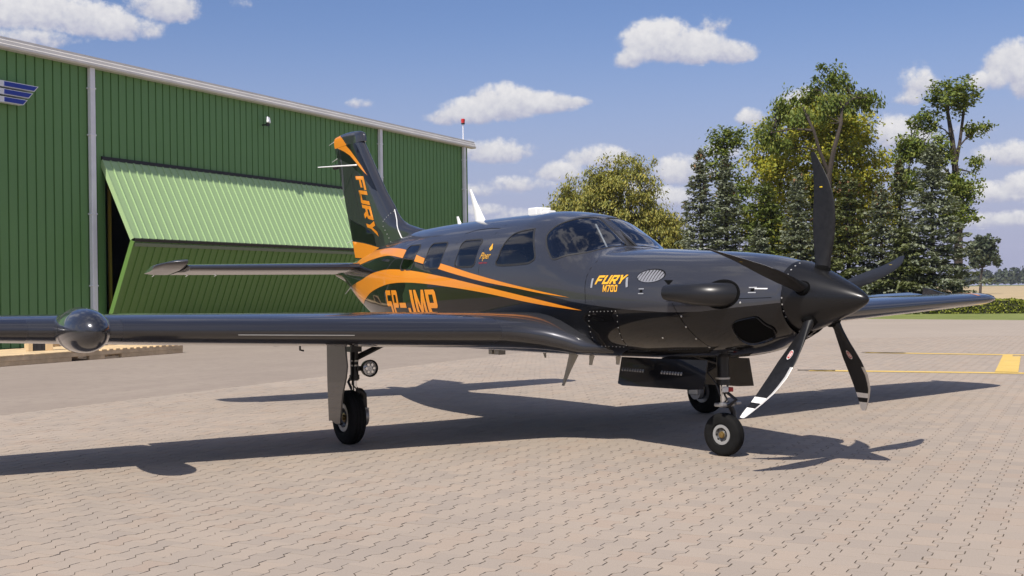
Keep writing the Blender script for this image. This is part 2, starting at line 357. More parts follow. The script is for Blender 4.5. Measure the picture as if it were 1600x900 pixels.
# ================================================================ hangar
M_clad = mat('green sheet steel', (.130, .262, .088), .45, var=.07, scale=.35, spec=.4)
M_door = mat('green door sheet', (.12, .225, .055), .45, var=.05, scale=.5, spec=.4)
M_doorup = mat('sunlit door sheet', (.35, .50, .245), .5, var=.05, scale=.5, spec=.4)  # same green paint as the lower leaf, sunlight put into the colour
M_trim = mat('grey gutter metal', (.62, .59, .55), .5, var=.08, scale=1.)
M_pipe = mat('downpipe metal', (.82, .81, .82), .4, var=.08, scale=2.)
M_dark = mat('black steel', (.012, .012, .013), .5)
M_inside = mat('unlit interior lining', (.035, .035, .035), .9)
M_yellow = mat('yellow post paint', (.42, .32, .05), .5)
M_rail = mat('door rail', (.16, .2, .13), .5)
hangar = empty('hangar', (*W0, 0), ROT_H, label='large green corrugated steel hangar with half open folding door and grey gutter', cat='hangar')
T0, T1, HE, DJ0, DJ1, DH, DEP = -6.24, 25.26, 7.72, 3.51, 16.26, 5.27, 28.
def strip_mesh(z0, z1, wd=.3, m=None, groove=.03):
    xs = [(0, 0), (wd-.052, 0), (wd-.046, groove), (wd-.010, groove), (wd, 0)]
    v = [(x, y, z) for z in (z0, z1) for x, y in xs]
    return mesh('cladding', v, [(i, i+1, i+6, i+5) for i in range(4)], m or M_clad)
full, over = strip_mesh(.02, HE, groove=.042), strip_mesh(DH, HE, groove=.042)
k = 0; t = T0
while t < T1-.05:
    inside = t+.3 > DJ0+.16 and t < DJ1-.05
    add('cladding_strip', over if inside else full, hangar, (t, 0, 0)); t += .3
add('door_jamb', MB().box((DJ0-.15, -.015, .02), (DJ0, .12, DH+.02)).box((DJ0-.004, -.02, .02), (DJ0+.02, .2, DH)).mesh('jamb', M_clad), hangar)
add('door_jamb', MB().box((DJ1+.0, -.02, .02), (DJ1+.06, .2, DH)).mesh('jamb', M_clad), hangar)
add('door_header', MB().box((DJ0, -.06, DH-.10), (DJ1, .25, DH+.005)).mesh('header', M_dark), hangar)
# gutter with a moulded front, and fascia
prof = [(0, HE-.02), (-.22, HE-.02), (-.255, HE+.02), (-.25, HE+.08), (-.215, HE+.105), (-.20, HE+.19), (-.17, HE+.215), (-.165, HE+.285), (-.135, HE+.285), (0, HE+.19)]
add('gutter', MB().loft([[(x, y, z) for y, z in prof] for x in (T0, T1+.38)]).mesh('gutter', M_trim), hangar)
for x in (-2.7, 3.12, 17.97, 24.80):
    g = MB().box((x-.09, -.15, .1), (x+.09, -.02, HE-.02))
    for z in (1.6, 3.6, 5.8, 7.1): g.box((x-.12, -.157, z), (x+.12, .0, z+.05))
    g.ob('downpipe', M_pipe, hangar, bevel=.02)
# shell behind the front
sh = MB().box((T0, .06, 0), (T0+.1, DEP, HE+.1)).box((T1-.1, .06, 0), (T1, DEP, HE+.1)).box((T0, DEP, 0), (T1, DEP+.1, HE+.1))
sh.ob('side_walls', M_clad, hangar)
rf = MB(); rf.put([(T0, -.05, HE+.2), (T1+.35, -.05, HE+.2), (T1+.35, DEP/2, HE+1.35), (T0, DEP/2, HE+1.35), (T0, DEP+.2, HE+.2), (T1+.35, DEP+.2, HE+.2)], [(0, 1, 2, 3), (3, 2, 5, 4)])
rf.put([(T1, 0, HE+.1), (T1, DEP, HE+.1), (T1, DEP/2, HE+1.33), (T0, 0, HE+.1), (T0, DEP, HE+.1), (T0, DEP/2, HE+1.33)], [(0, 1, 2), (3, 5, 4)])
rf.ob('roof', M_trim, hangar)
il = MB().box((T0+.1, .12, 0), (DJ0-.2, .16, HE)).box((DJ1+.1, .12, 0), (T1-.1, .16, HE)).box((DJ0-.2, .12, DH), (DJ1+.1, .16, HE)).box((T0+.1, .12, HE), (T1-.1, DEP, HE+.05)).box((T0+.1, .02, -.05), (T1-.1, DEP, .004))
il.ob('interior_lining', M_inside, hangar)
MB().box((4.02, .2, 0), (4.09, .27, DH)).ob('interior_post', M_yellow, hangar)
MB().tube([(5.62, 3, HE+.2), (5.62, 3, HE+.72)], .035, 6).ob('roof_vent', M_trim, hangar)
# folding door: two hinged leaves
def leaf(name, p0, p1, m, mr):
    (y0, z0), (y1, z1) = p0, p1; L = math.hypot(y1-y0, z1-z0); ang = math.atan2(y1-y0, z0-z1)      # tilt of a leaf hanging from p0
    e = empty(name, (DJ0+.04, y0, z0), parent=hangar); e.rotation_euler = (ang, 0, 0)
    n = int((DJ1-DJ0-.1)/.3); me = bpy.data.meshes.get(name) or strip_mesh(-L, 0, .3, m, -.030)
    # ribs stand proud on the door
    for k in range(n): add('cladding_strip', me, e, (k*.3, 0, 0))
    Wd = n*.3
    add('leaf_frame', MB().box((-.03, .03, -L), (.04, .10, 0)).box((Wd-.04, .03, -L), (Wd+.03, .10, 0)).box((-.03, .035, -.09), (Wd+.03, .11, .0)).box((-.03, .035, -L), (Wd+.03, .11, -L+.09)).mesh('frame', mr), e)
    add('edge_trim', MB().box((-.045, -.02, -L), (-.005, .12, 0)).mesh('trim', m), e)
    return e, Wd
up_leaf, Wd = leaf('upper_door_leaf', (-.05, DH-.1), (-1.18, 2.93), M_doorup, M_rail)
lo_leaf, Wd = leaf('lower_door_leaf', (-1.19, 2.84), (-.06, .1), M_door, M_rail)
add('door_rail', MB().box((0, -.035, -.13), (Wd, -.005, -.03)).mesh('rail', M_rail), lo_leaf)
add('hinge_seal', MB().box((0, -.012, .0), (Wd, .1, .085)).mesh('seal', M_dark), lo_leaf)

# things on the hangar
M_white = mat('white enamel', (.72, .73, .75), .4); M_blue = mat('blue sign face', (.012, .035, .30), .35)
sg = empty('wall_sign', (W0[0]+.1*U[0]+.12*NN[0], W0[1]+.1*U[1]+.12*NN[1], 6.3), ROT_H, label='blue and white sign of three slanted bars on the green hangar wall', cat='sign')
for z0, z1, xa, xb in ((.405, .555, 1.0, .86), (.205, .355, .82, .68), (.005, .155, .64, .50)):
    
    b = MB().loft([[(-1.4, y, z0), (xb, y, z0), (xa, y, z1), (-1.4, y, z1)] for y in (-.16, .02)]).ob('sign_bar', M_white, sg)
    MB().loft([[(-.10, y, z0+.018), (xb-.02, y, z0+.018), (xa-.045, y, z1-.018), (-.10, y, z1-.018)] for y in (-.166, -.15)]).ob('bar_face', M_blue, b)
sb = MB()
for x in (-.6, .35): sb.box((x, .0, .02), (x+.05, .10, .5))
sb.ob('bracket', M_dark, sg)
def on_wall(t, out, z): p = uv2w(t, out); return (p[0], p[1], z)
fl = empty('floodlight', on_wall(10.75, .05, 7.05), ROT_H, label='small white floodlight fixed high on the green hangar wall', cat='floodlight')
MB().box((-.03, -.22, -.06), (.03, .02, -.02)).box((-.05, -.24, -.09), (.05, -.16, .02)).ob('bracket', M_dark, fl)
lb = MB().box((-.075, -.14, -.02), (.075, -.06, .20)).ob('lamp_head', M_white, fl, bevel=.02); lb.rotation_euler = (-.35, .25, 0); lb.location = (0, -.14, 0)
be = empty('warning_light', on_wall(24.72, .1, 7.95), ROT_H, label='red obstruction light on a thin pole above the hangar eave', cat='warning light')
MB().tube([(0, 0, -.1), (0, 0, .75)], .022, 8).ob('pole', M_pipe, be)
MB().lathe([(.74, .001), (.74, .075), (.78, .085), (.80, .08)], Matrix.Rotation(-math.pi/2, 4, 'Y'), 16).ob('lamp_base', M_dark, be, smooth=True)
MB().lathe([(.80, .08), (.95, .095), (.985, .07), (.99, .001)], Matrix.Rotation(-math.pi/2, 4, 'Y'), 16).ob('lens', mat('red lens', (.45, .02, .02), .2, coat=.6), be, smooth=True)

# ---------------------------------------------------------------- timber pallet in front of the hangar
M_wood = mat('raw pine', (.62, .46, .26), .75, var=.18, scale=3, bump=.001); M_wood2 = mat('weathered pine', (.55, .42, .26), .8, var=.22, scale=4, bump=.001)
pal = empty('pallet', (*uv2w(-5.6, 6.3), 0), ROT_H, label='long pale timber pallet lying on the asphalt before the hangar', cat='pallet')
LP, DPp = 5.31, 2.4
for y in (0, .78, 1.56, 2.3):
    MB().box((0, y, .088), (LP, y+.1, .175)).ob('stringer', M_wood2, pal, bevel=.004)
    for a, b in ((0, 2.01), (2.49, 2.92), (3.40, LP)): MB().box((a, y+.005, .0), (b, y+.095, .086)).ob('runner', M_wood2, pal, bevel=.004)
x = 0.; kk = 0
while x < LP-.05:
    wd = .115 if kk % 3 else .14; MB().box((x, -.0-.01*random.random(), .1765), (min(x+wd, LP), DPp-.01*random.random(), .205)).ob('deck_board', M_wood, pal, bevel=.003)
    x += wd+(.008 if x < 2.6 else .075); kk += 1
MB().box((LP-.02, .1, .077), (LP+.02, 2.3, .174)).ob('end_board', M_wood, pal, bevel=.003)
for (u, n, lab) in ((-3.55, 5.3, 'wooden cradle with black slotted plate standing near the middle of the pallet'), (-1.25, 4.75, 'wooden cradle with black slotted plate standing at the right end of the pallet')):
    c = empty('timber_cradle', (*uv2w(u, n), .207), ROT_H-.45, label=lab, cat='cradle', group='timber cradles on the pallet')
    MB().box((-.22, -.08, 0), (-.13, .10, .62)).ob('post', M_wood, c, bevel=.004); MB().box((.13, -.08, 0), (.28, .10, .62)).ob('post', M_wood, c, bevel=.004)
    pl = MB().box((-.128, -.06, .0), (.128, -.02, .58)).ob('plate', mat('black plate', (.02, .021, .025), .5), c)
    for xx in (-.05, .05): MB().box((xx-.012, -.066, .05), (xx+.012, -.061, .5)).ob('slot', M_dark, pl)
    MB().box((-.22, -.02, .625), (.28, .07, .7)).ob('cross_beam', M_wood, c, bevel=.004)
bm_ = MB().box((0, 0, 0), (2.3, .12, .1)).ob('timber_beam', M_wood, None, bevel=.004, label='loose pale timber beam lying along the back of the pallet deck', cat='beam'); bm_.location = (*uv2w(-2.7, 4.05), .207); bm_.rotation_euler = (0, 0, ROT_H)
# ================================================================ trees and hedge
M_bark = mat('bark', (.055, .043, .034), .9, var=.3, scale=5, bump=.02); M_bark2 = mat('dark bark', (.06, .05, .042), .9, var=.3, scale=5, bump=.02)
L_maple = leaf_mat('maple leaves turning yellow', (.19, .24, .03), (.34, .345, .04), (.52, .44, .05))
L_ash = leaf_mat('ash leaves', (.09, .135, .026), (.155, .205, .038), (.26, .28, .06))
L_willow = leaf_mat('willow leaves', (.20, .225, .06), (.30, .30, .075), (.43, .37, .085))
L_blue = leaf_mat('blue spruce needles', (.145, .17, .105), (.20, .225, .15), (.265, .285, .205), .2, .6)
L_dark = leaf_mat('dark spruce needles', (.095, .115, .042), (.135, .155, .058), (.18, .20, .08), .2, .6)
L_green = leaf_mat('green fir needles', (.09, .125, .028), (.14, .175, .04), (.19, .225, .055), .22, .6)
L_cone = leaf_mat('brown cones', (.14, .075, .03), (.20, .11, .05), (.25, .15, .07), .0, .7)
L_hedge = leaf_mat('hedge leaves', (.14, .18, .022), (.24, .27, .035), (.33, .35, .06), .25)
L_far = leaf_mat('far leaves', (.045, .062, .032), (.066, .085, .045), (.09, .108, .058), .2)

def quads(c, size, aspect=1.6, up=0., outward=None, axis=None):
    """leaf-sized quads at centres c; size array; normals random with an upward or outward lean; axis = long direction"""
    n = len(c); size = np.broadcast_to(size, n)
    nr = rng.normal(size=(n, 3)); nr[:, 2] += up
    if outward is not None: nr += outward
    nr /= np.linalg.norm(nr, axis=1)[:, None]+1e-9
    a = rng.normal(size=(n, 3)) if axis is None else axis+rng.normal(size=(n, 3))*.25
    a -= nr*(a*nr).sum(1)[:, None]; a /= np.linalg.norm(a, axis=1)[:, None]+1e-9
    b = np.cross(nr, a); s = size[:, None]
    p = [c-a*s*.5*aspect, c+b*s*.5, c+a*s*.5*aspect, c-b*s*.5]
    return np.stack(p, 1).reshape(-1, 3)
def leaf_mesh(name, v, m): return mesh(name, v, np.arange(len(v)).reshape(-1, 4), m)

def limb_set(mb, paths, n=7):
    for path, r in paths: mb.tube(path, r, n)
def bent(p0, p1, k=5, amp=.12):
    p0, p1 = np.array(p0, float), np.array(p1, float); L = np.linalg.norm(p1-p0); out = []
    o = rng.normal(size=3)*amp*L
    for i in range(k+1):
        f = i/k; out.append(p0+(p1-p0)*f+o*math.sin(f*math.pi)*.5+rng.normal(size=3)*amp*L*.12*(0 < i < k))
    return out
def broadleaf(name, base, ells, leafm, barkm, label, cat='tree', n_cl=260, per=34, leaf=.17, cl=.55, trunks=None, r0=.22, twigs=70, shell=(.55, 1.02), skip_under=-.75, group=None, aspect=1.5, droop=0.):
    """ells: crown made of ellipsoids (centre relative to base, radii)"""
    t = empty(name, (*base, -.03), label=label, cat=cat, group=group)
    vol = np.array([e[1][0]*e[1][2]*e[1][1] for e in ells])**.67; pick = rng.choice(len(ells), n_cl*2, p=vol/vol.sum())
    cs = []
    for i in pick:
        c, r = np.array(ells[i][0]), np.array(ells[i][1]); q = rng.normal(size=3); q /= np.linalg.norm(q)
        if q[2] < skip_under: continue
        q = q*rng.uniform(*shell)*(1+.10*rng.normal()); cs.append(c+q*r)
        if len(cs) >= n_cl: break
    cs = np.array(cs)
    cs = cs[cs[:, 2] > .25]
    ctr = np.average([e[0] for e in ells], axis=0, weights=vol)
    out = cs-ctr; out /= np.linalg.norm(out, axis=1)[:, None]
    num = np.maximum(8, (per*rng.uniform(.5, 1.4, len(cs))).astype(int)); idx = np.repeat(np.arange(len(cs)), num)
    sc = (cl*rng.uniform(.6, 1.25, len(cs)))[idx][:, None]
    pts = cs[idx]+rng.normal(size=(len(idx), 3))*sc*np.array([.46, .46, .30])
    if droop: pts[:, 2] -= droop*rng.random(len(pts))**2
    v = quads(pts, leaf*rng.uniform(.65, 1.3, len(pts)), aspect, .7, out[idx]*1.15, axis=np.tile((0, 0, -1.), (len(pts), 1)) if droop else None)
    add('crown', leaf_mesh('crown', v, leafm), t)
    mb = MB(); top = max(e[0][2]+e[1][2] for e in ells)
    if trunks is None: trunks = [(bent((0, 0, 0), ctr+np.array((0, 0, (top-ctr[2])*.55)), 6, .05), np.linspace(r0, r0*.25, 7))]
    limb_set(mb, trunks)
    nodes = np.array([p for path, r in trunks for p in path[1:]]); nr = np.array([q for path, r in trunks for q in list(r)[1:]])
    for c in cs[rng.choice(len(cs), min(twigs, len(cs)), False)]:
        dlt = nodes-c; cost = np.linalg.norm(dlt, axis=1)+np.maximum(dlt[:, 2]+.3, 0)*1.5; j = int(np.argmin(cost))
        mb.tube(bent(nodes[j], c, 4, .1), np.linspace(max(.025, nr[j]*.45), .012, 5), 5)
    mb.ob('trunk', barkm, t, smooth=True)
    return t
def spruce(base, h, R, needle, label, cones=0., dens=1., group='spruces in front of the trees', top_thin=1.):
    R *= 1.27
    t = empty('spruce_tree', (*base, -.03), label=label, cat='spruce', group=group)
    c = []; ax = []; sz = []; br = MB(); cone = []
    z = .25
    while z < h-.12:
        f = z/h; prof = (1-f)**(.80*top_thin)*min(1, .72+f*2.2); nb = max(4, int(7*(1-f*.45)*dens)); a0 = rng.uniform(0, 6.28)
        for k in range(nb):
            L = R*prof*rng.uniform(.66, 1.12)+.07; a = a0+k*6.283/nb+rng.normal(0, .16); dr = np.array([math.cos(a), math.sin(a), 0])
            sag = rng.uniform(.08, .26)*L*(1-f)+.02; lift = rng.uniform(.05, .22)*L; zz = z+rng.normal(0, .05)
            def at(q): return np.array([*(dr[:2]*L*q), zz-sag*q*1.6+lift*q*q*1.2+(f > .85)*.4*L*q])
            side = np.array([-dr[1], dr[0], 0])
            n = int((10+48*L)*dens)+4
            q = rng.uniform(.10, 1., n)**.7
            wv = rng.normal(0, 1, n)*(.04+.22*L*(1-q)*np.sqrt(q)+.05*L)
            pts = np.array([at(x) for x in q])+side[None]*wv[:, None]; pts[:, 2] -= np.abs(wv)*.24+np.where(rng.random(n) < .3, rng.uniform(.02, .16, n), rng.uniform(-.03, .03, n))
            c.append(pts); ax.append(dr[None]*.8+side[None]*np.sign(wv)[:, None]*.7+np.array([0, 0, -.18])); sz.append(np.full(n, .085+.02*(L > .8)))
            if L > .35: br.tube([at(0), at(.5), at(.95)], [.022, .014, .005], 4)
            if cones and f > .62 and rng.random() < cones:
                for _ in range(3): cone.append(at(rng.uniform(.3, 1.0))+np.array([rng.normal(0, .05), rng.normal(0, .05), -.09]))
        z += rng.uniform(.22, .36)*(1 if f < .75 else .62)
    m_ = int(130*h*dens); zz = rng.uniform(.2, h*.9, m_); rr = R*(1-zz/h)**.85*.5*np.sqrt(rng.random(m_)); aa = rng.uniform(0, 6.28, m_)
    c.append(np.stack([rr*np.cos(aa), rr*np.sin(aa), zz], 1)); ax.append(np.stack([np.cos(aa), np.sin(aa), -.3+0*aa], 1)); sz.append(np.full(m_, .11))
    # leader
    n = 16; c.append(np.stack([rng.normal(0, .02, n), rng.normal(0, .02, n), np.linspace(h-.5, h+.05, n)], 1)); ax.append(np.tile((.3, .2, 1.), (n, 1))); sz.append(np.full(n, .07))
    c = np.concatenate(c); v = quads(c, np.concatenate(sz)*rng.uniform(.7, 1.3, len(c)), 2.1, 2.2, None, np.concatenate(ax))
    add('crown', leaf_mesh('crown', v, needle), t)
    br.tube([(0, 0, 0), (0, 0, h*.6), (0, 0, h-.3)], [.05+h*.013, .03+h*.006, .012], 8); br.ob('trunk', M_bark2, t, smooth=True)
    if cone: add('cones', leaf_mesh('cones', quads(np.array(cone), .11, 1.9, 0, None, np.tile((0, 0, 1.), (len(cone), 1))), L_cone), t, kind='stuff')
    return t

# the big yellowing maple behind the propeller
broadleaf('maple_tree', (17.0, 66.), [((-.3, 0, 8.6), (3.3, 3.2, 3.3)), ((1.6, 0, 7.9), (2.6, 2.6, 3.0)), ((-2.3, 0, 6.6), (2.0, 2.2, 3.0)), ((2.5, 0, 5.2), (2.0, 2.2, 2.4)), ((.6, .2, 10.2), (2.4, 2.2, 1.9)), ((-2.6, -.4, 3.6), (1.6, 1.8, 2.2)), ((.4, .5, 4.6), (2.4, 2.2, 2.6))],
          L_maple, M_bark, 'broad maple turning yellow behind the raised propeller blade', n_cl=860, per=66, leaf=.125, cl=.62, r0=.3, twigs=60, shell=(.6, 1.0))
# tall ash with a forked bare trunk in front of it
k = np.array
broadleaf('ash_tree', (15.7, 62.), [((-2.35, 0, 9.6), (.75, .7, .7)), ((-1.3, 0, 10.6), (.9, .8, .8)), ((-.2, .1, 11.3), (.9, .8, .8)), ((1.15, 0, 12.0), (1.1, .9, 1.05)), ((2.3, 0, 11.0), (1.0, .8, .7)), ((3.1, .2, 10.9), (.8, .7, .45)), ((-1.9, 0, 8.7), (1.2, .8, .6)), ((.7, -1.2, 10.5), (1.3, .6, .9)), ((-.8, -1.4, 10.0), (.8, .5, .7))],
          L_ash, M_bark, 'tall ash with bare forked trunk rising from the yellow maple', n_cl=200, per=38, leaf=.10, cl=.42, twigs=40, shell=(.3, 1.0), skip_under=-.9, droop=.25, aspect=2.2,
          trunks=[([k((.35, -1.2, 0)), k((.35, -1.4, 4)), k((.45, -1.6, 7.0)), k((.65, -1.9, 8.3)), k((1.05, -1.8, 9.6)), k((1.15, -1.6, 10.4)), k((1.05, -1.2, 11.0))], [.20, .17, .14, .115, .085, .06, .035]),
                  ([k((.45, -1.6, 7.0)), k((-.1, -1.9, 8.2)), k((-.4, -2.0, 9.2)), k((-.65, -1.9, 9.8)), k((-.85, -1.8, 10.4))], [.10, .085, .075, .06, .045]),
                  ([k((-.4, -2., 9.2)), k((-1.3, -1.3, 9.4)), k((-2.2, -.5, 9.3))], [.07, .05, .03]), ([k((1.15, -1.6, 10.4)), k((2.0, -.8, 11.0)), k((2.9, -.2, 11.1))], [.08, .06, .03])])
# slim ash behind the left spruces
broadleaf('ash_tree', (11.4, 63.5), [((.2, 0, 9.1), (1.0, .8, 1.1)), ((-.3, 0, 7.6), (1.1, .9, 1.2)), ((.6, 0, 6.3), (1.0, .8, 1.3)), ((-.1, 0, 4.9), (1.0, .8, 1.2))], L_ash, M_bark2,
          'slim loose ash standing behind the two leftmost spruces', n_cl=160, per=42, leaf=.10, cl=.42, r0=.13, twigs=60, shell=(.3, 1.05), aspect=2.)
# tall open ash at the right edge of the grove
broadleaf('ash_tree', (23.1, 62.), [((-.05, 0, 11.0), (1.45, 1.2, 1.15)), ((-1.4, 0, 9.7), (.9, .9, .8)), ((-2.2, 0, 8.3), (1.1, 1., .8)), ((1.0, 0, 9.4), (.75, .6, .4)), ((-.8, 0, 8.2), (1.0, .8, 1.0)), ((.3, 0, 6.4), (1.0, .9, 1.0)), ((-2.4, 0, 6.6), (.8, .8, 1.0)), ((.95, 0, 7.7), (.4, .4, .3)), ((.2, 0, 5.0), (.9, .7, .9))],
          L_ash, M_bark, 'tall open ash with bare trunk at the right edge of the grove', n_cl=340, per=44, leaf=.105, cl=.42, twigs=90, shell=(.3, 1.05), aspect=1.9, skip_under=-.9,
          trunks=[([k((.1, 0, 0)), k((.15, 0, 3)), k((.2, 0, 5.5)), k((.05, 0, 7.4)), k((-.1, 0, 9.)), k((-.3, 0, 10.3)), k((-.25, 0, 11.2))], [.24, .22, .2, .17, .13, .09, .04]),
                  ([k((.05, 0, 7.4)), k((.35, .1, 8.8)), k((.55, .1, 10.2)), k((.6, .1, 11.2))], [.1, .085, .07, .03]), ([k((.15, 0, 6.6)), k((-.7, 0, 7.6)), k((-1.6, 0, 8.6)), k((-2.2, 0, 8.9))], [.09, .06, .04, .02]),
                  ([k((-.0, 0, 8.2)), k((.6, 0, 8.9)), k((1.3, 0, 9.4))], [.05, .04, .02]), ([k((.2, 0, 4.6)), k((-1.2, .3, 5.6)), k((-2.3, .3, 6.9))], [.09, .06, .02])])
spruce((9.25, 58.), 8.15, 1.75, L_blue, 'leftmost blue spruce with brown cones near its tip', cones=.5)
spruce((10.75, 59.6), 7.9, 1.7, L_blue, 'blue spruce close behind the leftmost spruce', cones=.12)
spruce((12.5, 58.6), 6.5, 1.8, L_green, 'green fir under the left side of the yellow maple', cones=.0, dens=1.15, top_thin=.75)
spruce((13.75, 57.), 7.0, 1.35, L_blue, 'slender blue spruce just left of the raised propeller blade', cones=.15)
spruce((16.45, 58.2), 6.75, 2.0, L_dark, 'dark green spruce topped with many brown cones right of the raised blade', cones=.95, top_thin=.8)
spruce((17.75, 57.2), 6.3, 1.6, L_blue, 'shorter grey spruce between the cone-topped one and the slim one', cones=.3)
spruce((19.5, 59.8), 7.95, 1.35, L_dark, 'slim sparse spruce with bare leader beside the big blue spruce', cones=.55, dens=.9, top_thin=1.25)
spruce((20.0, 56.6), 8.1, 2.25, L_blue, 'big blue spruce with wide layered branches at the right of the grove', cones=.0, dens=1.2)
spruce((15.0, 57.4), 4.6, 1.7, L_dark, 'low dark spruce behind the propeller spinner', cones=.0)
spruce((18.5, 56.2), 4.2, 1.7, L_dark, 'low dark spruce at the left foot of the big blue spruce', cones=.0)
spruce((11.9, 57.2), 4.4, 1.5, L_blue, 'low blue spruce at the foot of the green fir', cones=.0)
# willows left of the grove
broadleaf('willow_tree', (6.0, 75.), [((1.45, 0, 7.3), (2.0, 1.8, 2.7)), ((-.9, 0, 6.1), (2.4, 2.0, 2.7)), ((-2.6, 0, 5.3), (1.7, 1.6, 2.4)), ((3.2, 0, 4.7), (2.0, 1.8, 2.1)), ((1.2, 0, 4.0), (3.3, 2.2, 2.5)), ((4.0, 0, 2.9), (1.4, 1.4, 1.9)), ((-.2, 0, 8.0), (.9, .9, .9))],
          L_willow, M_bark, 'round yellow-green willow behind the cockpit roof', n_cl=780, per=80, leaf=.09, cl=.55, r0=.35, twigs=70, shell=(.55, 1.04), aspect=2.6, droop=.35)
broadleaf('willow_tree', (2.35, 77.), [((.2, 0, 5.0), (1.4, 1.2, 2.0)), ((-.9, 0, 3.3), (1.2, 1.2, 1.5)), ((1.0, 0, 3.9), (1.3, 1.2, 1.7)), ((-1.7, 0, 2.3), (.9, .9, .9))],
          L_willow, M_bark, 'smaller willow left of the round one behind the white roof antennas', n_cl=240, per=76, leaf=.09, cl=.5, r0=.15, twigs=35, aspect=2.6, droop=.3)
# lone poplar far out in the field
broadleaf('poplar_tree', (62.8, 160.), [((.6, 0, 6.6), (1.9, 1.6, 1.7)), ((.9, 0, 4.9), (1.9, 1.5, 1.2)), ((-.6, 0, 5.6), (1.1, 1.2, 1.4)), ((2.2, 0, 4.0), (.6, .6, .5)), ((-.7, 0, 3.9), (.6, .6, .6))],
          L_far, M_bark2, 'lone dark poplar standing far out in the field', n_cl=190, per=26, leaf=.30, cl=.55, r0=.2, twigs=50, shell=(.3, 1.0), skip_under=-.95)

# clipped hedge along the lawn
he = empty('hedge', (*along(HP, 0), -.02), math.atan2(hd[1], hd[0]), label='low clipped yellow-green hedge beyond the lawn strip', cat='hedge')
n = 26000; L0, L1 = -14., 34.
face = rng.integers(0, 3, n); x = rng.uniform(L0, L1, n); y = np.where(face == 0, rng.normal(0, .025, n), np.where(face == 1, rng.uniform(0, .8, n), rng.uniform(0, .8, n)))
z = np.where(face == 0, rng.uniform(.0, .60, n), .60+rng.normal(0, .02, n)); z += .03*np.sin(x*1.7)+.02*np.sin(x*4.1)
v = quads(np.stack([x, y, z], 1), rng.uniform(.05, .095, n), 1.3, .4)
add('leaves', leaf_mesh('leaves', v, L_hedge), he, kind='stuff')
MB().box((L0, .05, .0), (L1, .75, .56)).ob('core', mat('hedge core', (.03, .035, .01), .9), he)
# green cabinet half behind the big spruce
M_gr = mat('green box paint', (.012, .13, .05), .45)
cb = empty('utility_box', (21.35, 57.2, -.03), -.45, label='bright green utility box beside the big blue spruce trunk', cat='utility box')
MB().box((-.22, -.2, 0), (.12, .2, 1.35)).ob('cabinet', M_gr, cb, bevel=.015); MB().box((.14, -.05, 0), (.27, .1, 1.45)).ob('side_post', M_gr, cb, bevel=.01)
MB().box((-.24, -.22, 1.352), (.13, .22, 1.39)).ob('lid', M_gr, cb)
MB().box((-.16, -.206, .15), (.07, -.201, 1.2)).ob('door', mat('green box door', (.014, .10, .04), .45), cb)

# far tree line round the plain, and the wood behind the viewer that the paint mirrors
def mass(name, items, m, per, leaf, **kw):
    pts = []; out = []; sz = []
    for (x, y, r, h) in items:
        n = per; q = rng.normal(size=(n, 3)); q /= np.linalg.norm(q, axis=1)[:, None]; q[:, 2] = np.abs(q[:, 2])*1.0-.28*(rng.random(n) < .4)
        rr = rng.uniform(.72, 1.05, n)[:, None]*(1+.16*np.sin(q[:, :1]*7+x)*np.cos(q[:, 2:]*6+y))
        pts.append(np.array([x, y, h*.42])+q*rr*np.array([r, r, h*.58])); out.append(q); sz.append(np.full(n, leaf*r*.30))
    pts = np.concatenate(pts); pts[:, 2] = np.maximum(pts[:, 2], .1)
    return add(name, leaf_mesh(name, quads(pts, np.concatenate(sz)*rng.uniform(.6, 1.3, len(pts)), 1.4, .3, np.concatenate(out)*1.1), m), None, **kw)
its = []
for a in np.arange(-8, 34, .26):
    dd = rng.uniform(860, 980); r = rng.uniform(4., 7.5); its.append((math.sin(rad(a+rng.normal(0, .1)))*dd, math.cos(rad(a))*dd, r, rng.uniform(5.5, 8.5)))
for a, h_ in ((21.35, 9.), (21.6, 10.5), (21.8, 9.5), (22.35, 10.5), (22.55, 9.4), (22.85, 11.5), (23.1, 11.0), (23.6, 8)):
    dd = 800; its.append((math.sin(rad(a))*dd, math.cos(rad(a))*dd, 5., h_))
mass('far_treeline', its, L_far, 150, 1.25, kind='stuff', label='far line of dark trees along the horizon beyond the field')
its = []
for a in np.arange(-62, 232, 3.1):
    if -40 < a < 48: continue
    dd = rng.uniform(62, 84); r = rng.uniform(3.6, 5.2); p = (math.sin(rad(a))*dd, math.cos(rad(a))*dd)
    if p[1] > 4 and p[0] < -6: continue
    its.append((*p, r, rng.uniform(9, 14)))
mass('woodland', its, L_ash, 520, .62, kind='stuff', label='wood of green trees closing the apron behind the viewer')
# ================================================================ airplane (local x runs aft from the spinner tip, y to starboard)
def pchip(xs,ys):
    xs=np.array(xs,float);ys=np.array(ys,float);h=np.diff(xs);d=np.diff(ys)/h
    m=np.zeros(len(xs))
    for i in range(1,len(xs)-1):
        if d[i-1]*d[i]>0:
            w1=2*h[i]+h[i-1];w2=h[i]+2*h[i-1];m[i]=(w1+w2)/(w1/d[i-1]+w2/d[i])
    m[0]=d[0];m[-1]=d[-1]
    def f(x):
        x=np.asarray(x,float);i=np.clip(np.searchsorted(xs,x)-1,0,len(xs)-2)
        t=np.clip((x-xs[i])/h[i],0,1)
        return (1+2*t)*(1-t)**2*ys[i]+t*(1-t)**2*h[i]*m[i]+t*t*(3-2*t)*ys[i+1]+t*t*(t-1)*h[i]*m[i+1]
    return f
